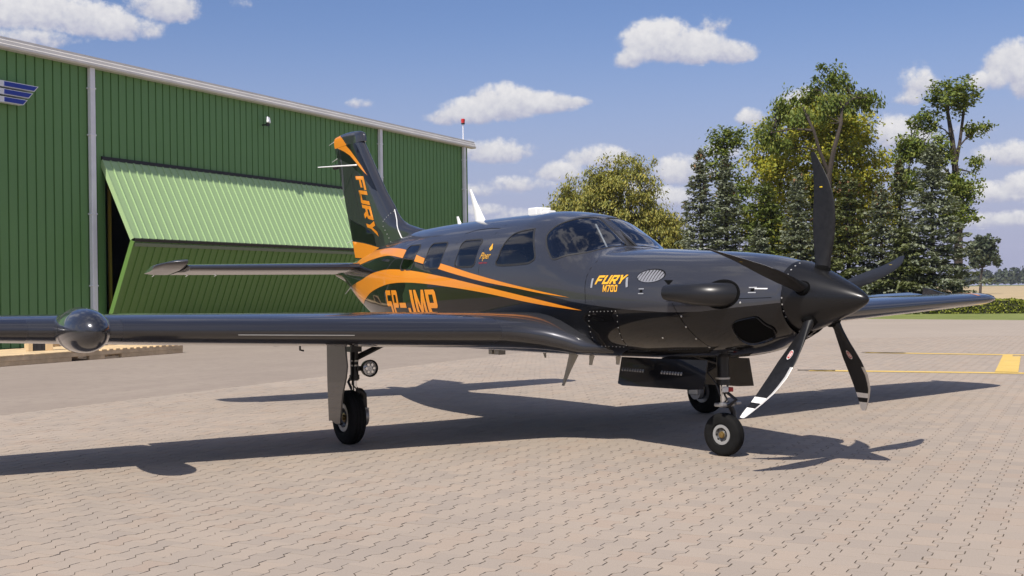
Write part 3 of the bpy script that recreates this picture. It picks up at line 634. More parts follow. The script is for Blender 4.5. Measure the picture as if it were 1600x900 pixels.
#      s    zt     zb     w     zw    n
ST=[(0.56,1.478,0.955,0.262,1.216,2.0),
    (0.72,1.518,0.905,0.335,1.20,2.05),
    (0.95,1.555,0.825,0.420,1.19,2.15),
    (1.30,1.588,0.775,0.500,1.19,2.25),
    (1.66,1.610,0.760,0.555,1.21,2.3),
    (2.05,1.635,0.742,0.600,1.24,2.35),
    (2.45,1.655,0.732,0.635,1.28,2.4),
    (2.60,1.690,0.728,0.645,1.30,2.4),
    (2.83,1.850,0.724,0.655,1.33,2.35),
    (3.10,1.985,0.721,0.665,1.35,2.3),
    (3.60,2.040,0.720,0.670,1.37,2.25),
    (4.50,2.043,0.720,0.672,1.38,2.2),
    (5.40,2.035,0.725,0.660,1.39,2.15),
    (6.00,2.020,0.770,0.615,1.41,2.1),
    (6.60,1.960,0.890,0.520,1.44,2.1),
    (7.20,1.875,1.030,0.395,1.47,2.1),
    (7.80,1.755,1.235,0.265,1.52,2.0),
    (8.35,1.670,1.430,0.140,1.56,2.0),
    (8.75,1.620,1.520,0.060,1.57,2.0)]
_A=np.array(ST)
fzt,fzb,fw,fzw,fn=[pchip(_A[:,0],_A[:,k]) for k in range(1,6)]
fnb=pchip([.56,.95,1.66,2.6,3.6,4.5,5.4,6.6,7.8,8.35,8.75],[2.,2.15,2.35,2.5,2.7,2.9,3.2,3.4,3.0,2.2,2.])   # squarer below the widest line
def P(s,t):
    s=np.asarray(s,float);t=np.asarray(t,float)
    c=np.cos(t);q=np.sin(t);n=np.where(q>=0,fn(s),fnb(s))
    y=fw(s)*np.sign(c)*np.abs(c)**(2/n)
    zc=fzw(s);hh=np.where(q>=0,fzt(s)-zc,zc-fzb(s))
    z=zc+hh*np.sign(q)*np.abs(q)**(2/n)
    return np.stack([s,y,z],-1)
def tz(s,z):
    "section parameter t on the starboard side at height z"
    zc=fzw(s);n=np.where(z>=zc,fn(s),fnb(s));u=np.where(z>=zc,(z-zc)/(fzt(s)-zc),(z-zc)/(zc-fzb(s)))
    return np.sign(u)*np.arcsin(np.clip(np.abs(u)**(n/2),0,1))
def NRM(s, y, z):
    s = np.asarray(s, float); y = np.asarray(y, float); z = np.asarray(z, float)
    def F(s):
        zc = fzw(s); n = np.where(z >= zc, fn(s), fnb(s)); h = np.where(z >= zc, fzt(s)-zc, zc-fzb(s)); return np.abs(y/fw(s))**n+np.abs((z-zc)/h)**n
    zc = fzw(s); n = np.where(z >= zc, fn(s), fnb(s)); h = np.where(z >= zc, fzt(s)-zc, zc-fzb(s)); w_ = fw(s)
    g = np.stack([(F(s+.004)-F(s-.004))/.008, n*np.abs(y/w_)**(n-1)*np.sign(y)/w_, n*np.abs((z-zc)/h)**(n-1)*np.sign(z-zc)/h], -1)
    return g/(np.linalg.norm(g, axis=-1, keepdims=True)+1e-9)

M_paint = mat('dark grey metallic paint', (.052, .053, .059), .25, .55, coat=.9, coat_rough=.012, spec=.05)
def two_tone():
    # dark grey above, black below a sweeping line along the flank (flat paint, so it is mixed in the colour only)
    m = mat('two-tone airplane paint', (.02, .02, .02), .38, coat=1., coat_rough=.012, spec=.05); t = NT(m.node_tree); b = t.n['Principled BSDF']
    s = t.node('ShaderNodeSeparateXYZ', in_0=t.node('ShaderNodeTexCoord').outputs['Object'])
    line = [(.4, 1.20), (.576, 1.198), (.733, 1.181), (.872, 1.168), (1.166, 1.136), (1.501, 1.130), (1.774, 1.143), (2.032, 1.158), (2.361, 1.188), (2.592, 1.215), (3.0, 1.28), (3.57, 1.36), (4.15, 1.44), (4.66, 1.535), (5.11, 1.615), (5.46, 1.665), (5.83, 1.72), (6.3, 1.76), (6.9, 1.745), (7.4, 1.71), (8.0, 1.66), (9.0, 1.60)]
    fc = t.node('ShaderNodeFloatCurve'); cu = fc.mapping.curves[0]; t.put(fc.inputs['Value'], t.m('DIVIDE', s.outputs[0], 10.))
    cu.points[0].location = (0, .60); cu.points[1].location = (1, .80)
    for x, z in line: cu.points.new(x/10, z/2)
    for q in cu.points: q.handle_type = 'VECTOR'
    fc.mapping.update()
    f = t.step(t.m('SUBTRACT', s.outputs[2], t.m('MULTIPLY', fc.outputs[0], 2.)), -.002, .002)
    t.put(b.inputs['Base Color'], t.mix(f, (.004, .004, .0045, 1), (.068, .069, .076, 1)))
    t.put(b.inputs['Metallic'], t.m('MULTIPLY', f, .55)); b.inputs['Coat Weight'].default_value = .85; b.inputs['Roughness'].default_value = .24
    return m
M_fus = two_tone()
M_black = mat('black gloss paint', (.004, .004, .005), .3, 0, coat=.7, coat_rough=.012, spec=.05)
M_orange = mat('orange stripe paint', (.80, .262, .002), .35, 0, coat=.7, coat_rough=.02)
M_gold = mat('yellow lettering', (.86, .43, .02), .4, 0, coat=.6, coat_rough=.03)
M_satin = mat('satin black spinner', (.009, .009, .0095), .27, 0, spec=.33)
M_blade = mat('worn black composite blade', (.011, .011, .012), .48, 0, var=.35, scale=30, spec=.3)
M_nickel = mat('nickel edge', (.62, .60, .56), .42, .4); M_bandw = mat('white blade tip', (.78, .77, .74), .45)
M_boot = mat('rubber boot', (.016, .016, .019), .30, 0, coat=.85, coat_rough=.07)
M_rubber = mat('tyre rubber', (.009, .009, .009), .8, var=.3, scale=20, bump=.0008, spec=.15); M_seal = mat('window seal', (.02, .02, .021), .6)
M_wheel = mat('wheel alloy', (.38, .38, .38), .4, .7); M_strut = mat('black strut', (.012, .012, .013), .4); M_chrome = mat('oleo chrome', (.75, .75, .75), .12, 1.)
M_ant = mat('antenna white', (.82, .82, .80), .4, coat=.3); M_tan = mat('antenna underside', (.55, .52, .46), .45)
M_exh = mat('exhaust black', (.016, .016, .017), .34, .2); M_hole = mat('opening black', (.003, .003, .003), .9, spec=.1)
M_cream = mat('cream seat leather', (.62, .55, .42), .55, var=.06, scale=4); M_belt = mat('seat belt', (.012, .012, .013), .7)
M_rivet = mat('bare fastener', (.58, .57, .54), .35, .6); M_brass = mat('brass hub', (.30, .20, .07), .4, .8); M_red = mat('red mark', (.45, .02, .015), .4)
M_glass = glass('tinted pane', (.66, .70, .75), 1.1); M_shield = glass('windshield glass', (.60, .65, .71), 1.9)
M_lens = mat('landing light lens', (.55, .57, .60), .08, .3, coat=1.)
M_under = mat('belly ground reflection', (.30, .29, .28), .35, coat=.6); M_yel2 = mat('yellow tick', (.75, .52, .02), .5)  # belly colour holds the pale ground reflection

PSI = .5605
plane = empty('airplane', (2.4102, 8.0657, 0), math.pi/2+PSI, label='dark grey single-engine turboprop with orange stripes and five-blade propeller parked on the paved apron', cat='airplane')

def inpoly(pts, poly):
    x, y = pts[:, 0], pts[:, 1]; r = np.zeros(len(pts), bool); px, py = poly[:, 0], poly[:, 1]; j = len(poly)-1
    for i in range(len(poly)):
        c = ((py[i] > y) != (py[j] > y)); den = py[j]-py[i]
        r ^= c & (x < (px[j]-px[i])*(y-py[i])/(den if den else 1e-12)+px[i]); j = i
    return r
def cdt(loops, lo, hi, res, test, pad=True):
    """triangulate the loops plus a filling grid; keep triangles whose centre passes the test"""
    P2 = []; E = []
    for l in loops:
        o = len(P2); P2 += [tuple(p) for p in l]; E += [(o+i, o+(i+1) % len(l)) for i in range(len(l))]
    allp = np.array(P2)
    gx, gy = np.meshgrid(np.arange(lo[0]+res[0]/2, hi[0], res[0]), np.arange(lo[1]+res[1]/2, hi[1], res[1])); g = np.stack([gx.ravel(), gy.ravel()], 1)
    if len(g):
        dd = np.min(np.linalg.norm((g[:, None]-allp[None])/np.array(res), axis=2), axis=1); g = g[dd > .45]; g = g[test(g)] if pad else g
        P2 += [tuple(p) for p in g]
    v, e, f, *_ = delaunay_2d_cdt([Vector(p) for p in P2], E, [], 0, 1e-7)
    v = np.array([tuple(p) for p in v]); f = np.array([tuple(q) for q in f if len(q) == 3])
    c = v[f].mean(1); return v, f[test(c)]
def catmull(pts, n=5, corners=()):
    p = np.array(pts, float); N = len(p); out = []
    for i in range(N):
        a, b, c, d_ = p[i-1], p[i], p[(i+1) % N], p[(i+2) % N]
        if i in corners: a = b
        if (i+1) % N in corners: d_ = c
        if i in corners and (i+1) % N in corners: out.append(b); continue
        for k in range(n):
            t = k/n; out.append(.5*((2*b)+(c-a)*t+(2*a-5*b+4*c-d_)*t*t+(3*b-a-3*c+d_)*t**3))
    return np.array(out)
def rrect(x0, x1, y0, y1, r, n=5):
    o = []
    for cx, cy, a0 in ((x1-r[0], y1-r[1], 0), (x0+r[0], y1-r[1], 90), (x0+r[0], y0+r[1], 180), (x1-r[0], y0+r[1], 270)):
        o += [(cx+r[0]*math.cos(rad(a0+90*k/n)), cy+r[1]*math.sin(rad(a0+90*k/n))) for k in range(n+1)]
    return np.array(o)
def sz2st(p): p = np.array(p, float); return np.stack([p[:, 0], tz(p[:, 0], p[:, 1])], 1)
mirror = lambda p: np.stack([p[:, 0], math.pi-p[:, 1]], 1)[::-1]

# openings, as outlines in (s, t)
o_wind = catmull([(2.865, .405), (2.70, .70), (2.605, 1.02), (2.572, 1.528), (2.99, 1.528), (3.022, 1.325), (3.048, 1.141), (3.098, .93), (3.112, .739), (3.06, .600), (2.97, .470)], 5, (3, 4))
o_cock = sz2st(catmull([(3.735, 1.552), (3.742, 1.62), (3.725, 1.72), (3.665, 1.815), (3.56, 1.845), (3.385, 1.858), (3.355, 1.845), (3.16, 1.625), (3.185, 1.568), (3.33, 1.550)], 4))
o_cab = [sz2st(rrect(a, b, 1.548, 1.802, (.055, .045))) for a, b in ((4.155, 4.535), (4.84, 5.20), (5.45, 5.765))]
o_inlet = catmull([(.905, -.36), (.80, -.325), (.735, -.35), (.70, -.55), (.665, -.75), (.70, -.98), (.80, -1.02), (.885, -.96), (.925, -.75), (.93, -.5)], 4)
OPEN = [('windshield', o_wind), ('window', o_cock)]+[('window', o) for o in o_cab]+[('inlet', o_inlet)]
holes = [(kd, sd, o if sd > 0 else mirror(o)) for kd, o in OPEN for sd in (1, -1)]

# ---- fuselage skin: regular grid, re-cut round every opening
SG = np.arange(.56, 8.7501, .035); NTG = 112; TG = np.arange(NTG+1)*2*math.pi/NTG-math.pi
boxes = []
for h_ in holes:
    p = h_[2]; tt = (p[:, 1]+math.pi) % (2*math.pi)-math.pi
    shift = -2*math.pi*round(float(((p[:, 1].mean()+math.pi)//(2*math.pi)))); h_[2][:, 1] += shift
    p = h_[2]
    boxes.append([int((p[:, 0].min()-.56)/.035)-0, int((p[:, 0].max()-.56)/.035)+1, int((p[:, 1].min()+math.pi)/(2*math.pi)*NTG)-0, int((p[:, 1].max()+math.pi)/(2*math.pi)*NTG)+1, [h_[2]]])
for b in boxes: b[0] = max(b[0]-1, 0); b[1] += 1; b[2] -= 1; b[3] += 1
ch = True
while ch:
    ch = False
    for i in range(len(boxes)):
        for j in range(i+1, len(boxes)):
            a, b = boxes[i], boxes[j]
            if a[0] < b[1] and b[0] < a[1] and a[2] < b[3] and b[2] < a[3]:
                boxes[i] = [min(a[0], b[0]), max(a[1], b[1]), min(a[2], b[2]), max(a[3], b[3]), a[4]+b[4]]; boxes.pop(j); ch = True; break
        if ch: break
mask = np.ones((len(SG)-1, NTG), bool)
vst = [(s, t) for s in SG for t in TG[:-1]]; fs = []
for a in boxes: mask[a[0]:a[1], a[2]:a[3]] = False
for i in range(len(SG)-1):
    for j in range(NTG):
        if mask[i, j]: fs.append((i*NTG+j, i*NTG+(j+1) % NTG, (i+1)*NTG+(j+1) % NTG, (i+1)*NTG+j))
for i0, i1, j0, j1, polys in boxes:
    border = [(SG[i], TG[j0]) for i in range(i0, i1)]+[(SG[i1], TG[j]) for j in range(j0, j1)]+[(SG[i], TG[j1]) for i in range(i1, i0, -1)]+[(SG[i0], TG[j]) for j in range(j1, j0, -1)]
    sc = np.array((1., .62))
    def test(c): 
        r = np.ones(len(c), bool)
        for p in polys: r &= ~inpoly(c, p*sc)
        return r
    v, f = cdt([np.array(border)*sc]+[p*sc for p in polys], (SG[i0], TG[j0]*.62), (SG[i1], TG[j1]*.62), (.035, .035), test)
    o = len(vst); vst += [tuple(q/sc) for q in v]; fs += [tuple(int(k)+o for k in q) for q in f]
vst = np.array(vst); v3 = P(vst[:, 0], vst[:, 1])
key = {}; remap = np.zeros(len(v3), int); keep = []
for i, q in enumerate(np.round(v3, 5)):
    kk_ = tuple(q)
    if kk_ not in key: key[kk_] = len(keep); keep.append(i)
    remap[i] = key[kk_]
v3 = v3[keep]; ff = []
for q in fs:
    q = [int(remap[i]) for i in q]; r = [x for i, x in enumerate(q) if x != q[i-1]]
    if len(set(r)) >= 3:
        a, b, c = v3[r[0]], v3[r[1]], v3[r[2]]; cen = (a+b+c)/3; nrm_ = np.cross(b-a, c-a)
        if np.dot(nrm_, NRM(cen[0], cen[1], cen[2])) < 0: r = r[::-1]
        ff.append(tuple(r))
fus = add('fuselage', mesh('fuselage', v3, ff, M_fus, True, None, NRM(v3[:, 0], v3[:, 1], v3[:, 2])), plane)

def conform(name, loops, m, parent, to_st, off=.0018, res=(.05, .03), cut=(), group=None, union=False):
    """flat print or thin pieces laid on the fuselage skin, from outlines in a flat chart"""
    L = [np.array(l, float) for l in loops]; K = [np.array(c, float) for c in cut]; lo = np.min([l.min(0) for l in L], 0); hi = np.max([l.max(0) for l in L], 0)
    def test(c):
        r = np.zeros(len(c), bool)
        for l in L: r = (r | inpoly(c, l)) if union else (r ^ inpoly(c, l))
        for q in K: r &= ~inpoly(c, q)
        return r
    v, f = cdt(L+K, lo, hi, res, test); st = to_st(v); p = P(st[:, 0], st[:, 1]); n_ = NRM(p[:, 0], p[:, 1], p[:, 2])
    used = np.unique(f); mp = -np.ones(len(v), int); mp[used] = np.arange(len(used)); f = mp[f]; p = p[used]; n_ = n_[used]
    a, b, c = p[f[:, 0]], p[f[:, 1]], p[f[:, 2]]; flip = (np.cross(b-a, c-a)*n_[f[:, 0]]).sum(1) < 0; f[flip] = f[flip][:, ::-1]
    return add(name, mesh(name, p+n_*off, [tuple(q) for q in f], m, True, None, n_), parent)
ident = lambda v: v
# panes with their seals
for kd, sd, o in holes:
    if kd == 'inlet': continue
    pane = conform('windshield_pane' if kd == 'windshield' else 'window_pane', [o], M_shield if kd == 'windshield' else M_glass, fus, ident, .0, (.05, .08))
    q = o*np.array((1, .62)); d_ = np.roll(q, -1, 0)-np.roll(q, 1, 0); nn_ = np.stack([d_[:, 1], -d_[:, 0]], 1); nn_ /= np.linalg.norm(nn_, axis=1)[:, None]+1e-9
    if inpoly((q+nn_*.003), q).mean() > .5: nn_ = -nn_
    rings = []
    for wd, off in ((.013, .0005), (.012, .0032), (-.004, .0032), (-.005, -.002)):
        st = (q+nn_*wd)/np.array((1, .62)); p = P(st[:, 0], st[:, 1]); rings.append(p+NRM(p[:, 0], p[:, 1], p[:, 2])*off)
    MB().loft([list(r) for r in rings], cap=False).ob('window_seal', M_seal if kd == 'windshield' else M_seal, fus, smooth=True)
# intake bowls
for kd, sd, o in holes:
    if kd != 'inlet': continue
    p0 = P(o[:, 0], o[:, 1]); n0 = NRM(p0[:, 0], p0[:, 1], p0[:, 2]); c0 = p0.mean(0)
    rings = [p0+n0*.012+(p0-c0)*.05, p0+n0*.016, p0+n0*.006-(p0-c0)*.03]
    MB().loft([list(r) for r in rings], cap=False).ob('intake_lip', M_black, fus, smooth=True)
    rings = [p0+n0*.0-(p0-c0)*.02, c0+(p0-c0)*.8+np.array((.06, -sd*.06, .02)), c0+(p0-c0)*.4+np.array((.16, -sd*.12, .05))]
    MB().loft([list(r) for r in rings]).ob('intake_duct', M_hole, fus, smooth=True)
# paint
wins = [o for o in o_cab]
sz = lambda v: np.stack([v[:, 0], tz(v[:, 0], v[:, 1])], 1)
st2sz = lambda o: P(o[:, 0], o[:, 1])[:, [0, 2]]
up_t = [(7.75, 1.745), (7.3, 1.80), (6.87, 1.805), (6.324, 1.803), (5.832, 1.767), (5.457, 1.70), (5.111, 1.636), (4.667, 1.566), (4.147, 1.475), (3.574, 1.383), (3.061, 1.309), (2.607, 1.247)]
up_b = [(2.968, 1.281), (3.468, 1.341), (4.024, 1.407), (4.648, 1.503), (5.234, 1.601), (5.805, 1.677), (6.3, 1.717), (6.926, 1.69), (7.4, 1.65), (7.75, 1.62)]
lo_t = [(7.75, 1.40), (7.45, 1.44), (7.197, 1.467), (6.769, 1.526), (6.268, 1.559), (5.86, 1.556), (5.348, 1.525), (4.639, 1.447), (4.025, 1.365), (3.473, 1.290), (2.977, 1.22), (2.453, 1.14)]
lo_b = [(2.803, 1.166), (3.277, 1.215), (3.916, 1.292), (4.639, 1.36), (5.331, 1.406), (5.827, 1.413), (6.237, 1.39), (6.746, 1.322), (7.1, 1.235), (7.35, 1.18), (7.75, 1.27)]
grow = lambda o, g: o.mean(0)+(o-o.mean(0))*(1+g/np.linalg.norm(o-o.mean(0), axis=1))[:, None]
cuts = [grow(st2sz(o), .012) for o in wins]
conform('orange_stripe', [catmull(up_t+up_b, 4, (0, 11, 21))], M_orange, fus, sz, .0026, (.05, .03), cuts)
conform('orange_stripe', [catmull(lo_t+lo_b, 4, (0, 11, 22))], M_orange, fus, sz, .0026, (.05, .03))

# ---- lettering (outlines in a unit box)
GL = {'F': [[(0, 0), (.27, 0), (.27, .36), (.84, .36), (.84, .60), (.27, .60), (.27, .76), (1, .76), (1, 1), (0, 1)]],
      'U': [[(0, .06), (.06, 0), (.94, 0), (1, .06), (1, 1), (.72, 1), (.72, .24), (.28, .24), (.28, 1), (0, 1)]],
      'R': [[(0, 0), (.27, 0), (.27, .32), (.46, .32), (.74, 0), (1.08, 0), (.80, .33), (.96, .36), (1, .42), (1, .94), (.94, 1), (0, 1)], [(.27, .55), (.73, .55), (.73, .77), (.27, .77)]],
      'Y': [[(.36, 0), (.64, 0), (.64, .42), (1.04, 1), (.72, 1), (.5, .63), (.28, 1), (-.04, 1), (.36, .42)]],
      'S': [[(0, 0), (.92, 0), (1, .08), (1, .52), (.92, .60), (.30, .60), (.30, .82), (1, .82), (1, 1), (.08, 1), (0, .92), (0, .48), (.08, .41), (.70, .41), (.70, .18), (0, .18)]],
      'P': [[(0, 0), (.30, 0), (.30, .36), (.90, .36), (1, .44), (1, .92), (.90, 1), (0, 1)], [(.30, .54), (.70, .54), (.70, .83), (.30, .83)]],
      '-': [[(0, .36), (1, .36), (1, .54), (0, .54)]],
      'J': [[(.1, 0), (.88, 0), (1, .10), (1, 1), (.62, 1), (.62, .18), (.34, .18), (.34, .36), (0, .36), (0, .10)]],
      'M': [[(0, 0), (.22, 0), (.22, .62), (.42, .12), (.58, .12), (.78, .62), (.78, 0), (1, 0), (1, 1), (.76, 1), (.5, .42), (.24, 1), (0, 1)]],
      '7': [[(.2, 0), (.5, 0), (1, .84), (1, 1), (0, 1), (0, .82), (.66, .82)]],
      '0': [[(.0, .12), (.14, 0), (.86, 0), (1, .12), (1, .88), (.86, 1), (.14, 1), (0, .88)], [(.28, .2), (.72, .2), (.72, .8), (.28, .8)]]}
def word(txt, place):
    """place(k) -> function mapping a unit-box point of letter k into the chart"""
    out = []
    for k_, chr_ in enumerate(txt):
        fnk = place(k_)
        for l in GL[chr_]:
            pts = []
            for i in range(len(l)):
                a, b = np.array(l[i]), np.array(l[(i+1) % len(l)]); m_ = max(1, int(np.linalg.norm(b-a)/.3))
                pts += [fnk(a+(b-a)*j/m_) for j in range(m_)]
            out.append(np.array(pts))
    return out
def reg(k_):
    a, b = [(6.19, 6.03), (6.00, 5.84), (5.81, 5.64), (5.60, 5.43), (5.40, 5.17), (5.14, 4.92)][k_]
    return lambda p: (a+(b-a)*p[0]-.10*(1-p[1]), 1.335-.29*(1-p[1]))
for k_, c_ in enumerate('SP-JMP'): conform('letter', word(c_, lambda i, k_=k_: reg(k_)), M_orange, fus, sz, .003, (.06, .06))
def fm(k_):
    a = 2.285-k_*.083; return lambda p: (a-.074*p[0]-.030*(p[1]-.2), 1.352+.070*p[1])
for k_, c_ in enumerate('FURY'): conform('letter', word(c_, lambda i, k_=k_: fm(k_)), M_gold, fus, sz, .003, (.06, .06))
def m7(k_):
    a = (2.186, 2.137, 2.097, 2.055)[k_]; wd = .044 if k_ == 0 else .035; return lambda p: (a-wd*p[0], 1.290+.055*p[1])
for k_, c_ in enumerate('M700'): conform('letter', word(c_, lambda i, k_=k_: m7(k_)), M_gold, fus, sz, .003, (.06, .06))
def font_word(name, txt, size, org, sx_=1., shear=0., m=None):
    cu = bpy.data.curves.new('txt', 'FONT'); cu.body = txt; cu.size = size; cu.shear = shear; cu.resolution_u = 3; ob = bpy.data.objects.new('txt', cu); COL.objects.link(ob)
    dg = bpy.context.evaluated_depsgraph_get(); me = bpy.data.meshes.new_from_object(ob.evaluated_get(dg)); bpy.data.objects.remove(ob); bpy.data.curves.remove(cu)
    v = np.array([tuple(q.co) for q in me.vertices]); f = [tuple(q.vertices) for q in me.polygons]; bpy.data.meshes.remove(me)
    st = sz(np.stack([org[0]-v[:, 0]*sx_, org[1]+v[:, 1]], 1)); p = P(st[:, 0], st[:, 1]); n_ = NRM(p[:, 0], p[:, 1], p[:, 2])
    return add(name, mesh(name, p+n_*.003, f, m, False), fus)
font_word('maker_lettering', 'Piper', .088, (4.083, 1.612), .98, .35, M_gold)
font_word('slogan_lettering', 'FREEDOM OF FLIGHT', .020, (4.075, 1.566), .80, 0, M_red)
conform('triangle_emblem', [[(3.955, 1.705), (3.93, 1.755), (3.895, 1.70), (3.925, 1.682)]], M_gold, fus, sz, .003, (.05, .05))

# ---- cowl details
def dots(name, pts, r, m, parent=fus, h=.004):
    mb = MB()
    for s_, z_ in pts:
        p = P(s_, tz(np.array(s_), np.array(z_))); n_ = Vector(NRM(*p)); a = n_.orthogonal().normalized(); b = n_.cross(a); c = Vector(p)
        mb.loft([[c+n_*hh+(a*math.cos(q)+b*math.sin(q))*rr for q in (k_*math.pi/4 for k_ in range(8))] for rr, hh in ((r, -.001), (r, h*.6), (r*.7, h))])
    return mb.ob(name, m, parent)
ln = lambda a, b, n_: [(a[0]+(b[0]-a[0])*i/(n_-1), a[1]+(b[1]-a[1])*i/(n_-1)) for i in range(n_)]
dots('panel_fasteners', ln((2.357, 1.13), (2.043, 1.137), 8)+ln((2.03, 1.10), (2.10, .86), 6)+ln((2.375, 1.10), (2.47, .87), 6)+ln((2.43, .842), (2.16, .842), 7), .0036, M_rivet)
dots('cowl_fasteners', [(1.385, 1.215), (1.35, 1.10), (1.33, 1.02), (1.29, .93), (1.24, .865), (1.62, .93), (.84, 1.20), (.95, 1.20)], .0075, M_rivet)
def thin_line(name, pts, wd, m, off=.0016):
    pts = np.array(pts, float); d_ = np.gradient(pts, axis=0); n_ = np.stack([-d_[:, 1], d_[:, 0]], 1); n_ /= np.linalg.norm(n_, axis=1)[:, None]
    return conform(name, [np.concatenate([pts+n_*wd/2, (pts-n_*wd/2)[::-1]])], m, fus, sz, off, (.2, .2))
thin_line('panel_seam', ln((2.36, 1.145), (2.035, 1.152), 6)+ln((2.02, 1.12), (2.105, .845), 7), .005, M_hole)
thin_line('panel_seam', ln((2.39, 1.13), (2.49, .85), 7), .004, M_hole)
thin_line('cowl_seam', ln((2.42, 1.60), (2.40, 1.2), 8), .004, M_hole); thin_line('cowl_seam', ln((1.49, 1.215), (.62, 1.235), 16), .004, M_hole)
thin_line('cowl_seam', ln((1.43, 1.20), (1.21, .83), 9), .004, M_hole)
for s_, z0, z1, a in ((2.325, 1.325, 1.40, .0), (1.925, 1.325, 1.40, -.012)): thin_line('latch_plate', ln((s_+a, z0), (s_-a, z1), 3), .022, M_rivet, .004)
for s_, z_ in ((1.755, 1.292), (1.505, 1.290), (.76, 1.29)):
    for dz in (-.018, .018): thin_line('hinge_plate', ln((s_-.028, z_+dz), (s_+.028, z_+dz), 3), .007, M_rivet, .0025)
    thin_line('hinge_plate', ln((s_-.012, z_), (s_+.012, z_), 3), .018, M_hole, .0025)
thin_line('grounding_strip', ln((.745, 1.30), (.655, 1.298), 3), .008, M_bandw, .0025)
thin_line('door_seam', [(4.03, 1.30), (4.06, 1.50), (4.055, 1.70), (4.00, 1.85), (3.96, 1.93)], .0045, M_hole)
thin_line('door_seam', [(4.66, 1.46), (4.67, 1.62), (4.655, 1.78), (4.62, 1.88)], .0035, M_hole); thin_line('door_seam', [(4.62, 1.88), (4.45, 1.905), (4.2, 1.91), (4.01, 1.90)], .0035, M_hole)
thin_line('skin_seam', [(5.33, 1.0), (5.34, 1.4), (5.33, 1.7), (5.28, 1.9)], .003, M_hole); thin_line('skin_seam', [(6.25, 1.1), (6.26, 1.4), (6.25, 1.7), (6.2, 1.88)], .003, M_hole)
E_ = lambda s0, z0, a, b, n_=28: [(s0+a*math.cos(k_*2*math.pi/n_), z0+b*math.sin(k_*2*math.pi/n_)) for k_ in range(n_)]
M_vane = mat('vent vane metal', (.42, .42, .43), .35, .5)
conform('vent_rim', [E_(1.695, 1.410, .142, .053)], M_hole, fus, sz, .002, (.05, .03))
vp = conform('vent_grille', [E_(1.695, 1.407, .134, .047)], M_vane, fus, sz, .0035, (.05, .03))
for k_ in range(8):
    x = 1.806-k_*.0315; hh = .047*math.sqrt(max(.02, 1-((x-1.695)/.134)**2))
    conform('vent_slot', [[(x+.014, 1.407-hh*.9), (x+.008, 1.407-hh*.9), (x-.004, 1.407), (x-.018, 1.407+hh*.95), (x-.006, 1.407+hh*.95), (x+.003, 1.407)]], M_hole, fus, sz, .0055, (.1, .1))
# exhaust stacks
for sd in (1, -1):
    path = [(.92, .20, 1.258), (.95, .36, 1.258), (.985, .455, 1.259), (1.05, .525, 1.263), (1.15, .555, 1.268), (1.28, .572, 1.275), (1.42, .585, 1.280)]
    path = [(a, b*sd, c) for a, b, c in path]; rr = [.088, .088, .087, .085, .080, .070, .058]
    ring = []; mb = MB()
    mb.tube(path, rr, 24, cap=False)
    mb.tube([path[-1], path[-2]], [.057, .060], 20, 1)
    ex = mb.ob('exhaust_stack', [M_exh, M_hole], plane, smooth=True)
    tm = (lambda v: sz(v)) if sd > 0 else (lambda v: np.stack([v[:, 0], math.pi-tz(v[:, 0], v[:, 1])], 1))
    conform('exhaust_port', [E_(1.0, 1.262, .155, .108)], M_hole, fus, tm, .002, (.05, .03))
conform('black_notch', [[(1.545, 1.375), (1.455, 1.372), (1.485, 1.335)]], M_hole, fus, sz, .003, (.2, .2))  # small black triangle above the exhaust outlet

# ---- seats seen through the glass
for s_, y_ in ((4.12, .27), (3.95, -.27), (4.95, .3), (4.95, -.3), (5.5, .3)):
    st = empty('seat', (s_, y_, 0), parent=plane)
    b_ = MB().loft([[(-.05, -w_, z_), (.07, -w_*.9, z_), (.07, w_*.9, z_), (-.05, w_, z_)] for z_, w_ in ((1.0, .23), (1.45, .23), (1.58, .20), (1.64, .14), (1.66, .08))]).ob('backrest', M_cream, st, bevel=.02, smooth=True)
    b_.rotation_euler = (0, .10, 0); b_.location = (-.12, 0, 0)
    MB().loft([[(-.09, -.13, 1.56), (.03, -.12, 1.56), (.03, .12, 1.56), (-.09, .13, 1.56)], [(-.07, -.11, 1.68), (.04, -.1, 1.68), (.04, .1, 1.68), (-.07, .11, 1.68)]]).ob('headrest', M_cream, st, bevel=.03, smooth=True)
    MB().box((-.45, -.23, .95), (.05, .23, 1.08)).ob('seat_cushion', M_cream, st, bevel=.03)
    MB().loft([[(-.075, a-.03, 1.05), (-.06, a-.03, 1.05), (-.06, a+.03, 1.05), (-.075, a+.03, 1.05)] if z_ == 0 else [(-.065, a+.05, 1.62), (-.05, a+.05, 1.62), (-.05, a+.11, 1.62), (-.065, a+.11, 1.62)] for z_, a in ((0, -.02), (1, 0))]).ob('belt', M_belt, st)
M_trimc = mat('pale cabin trim', (.60, .58, .54), .6)
MB().tube([(2.985, .085, 1.885), (2.66, .20, 1.655)], .008, 6).ob('post_trim', M_trimc, plane)
MB().loft([[(2.78, -.22, 1.70), (2.70, -.30, 1.655), (2.66, -.22, 1.655)], [(2.775, -.215, 1.71), (2.70, -.295, 1.66), (2.65, -.215, 1.66)]]).ob('post_trim', M_trimc, plane)
MB().loft([[(2.62, -.5, 1.40), (2.62, .5, 1.40), (2.62, .46, 1.60), (2.62, -.46, 1.60)], [(2.95, -.55, 1.40), (2.95, .55, 1.40), (2.92, .52, 1.64), (2.92, -.52, 1.64)]]).ob('instrument_panel', M_belt, plane)
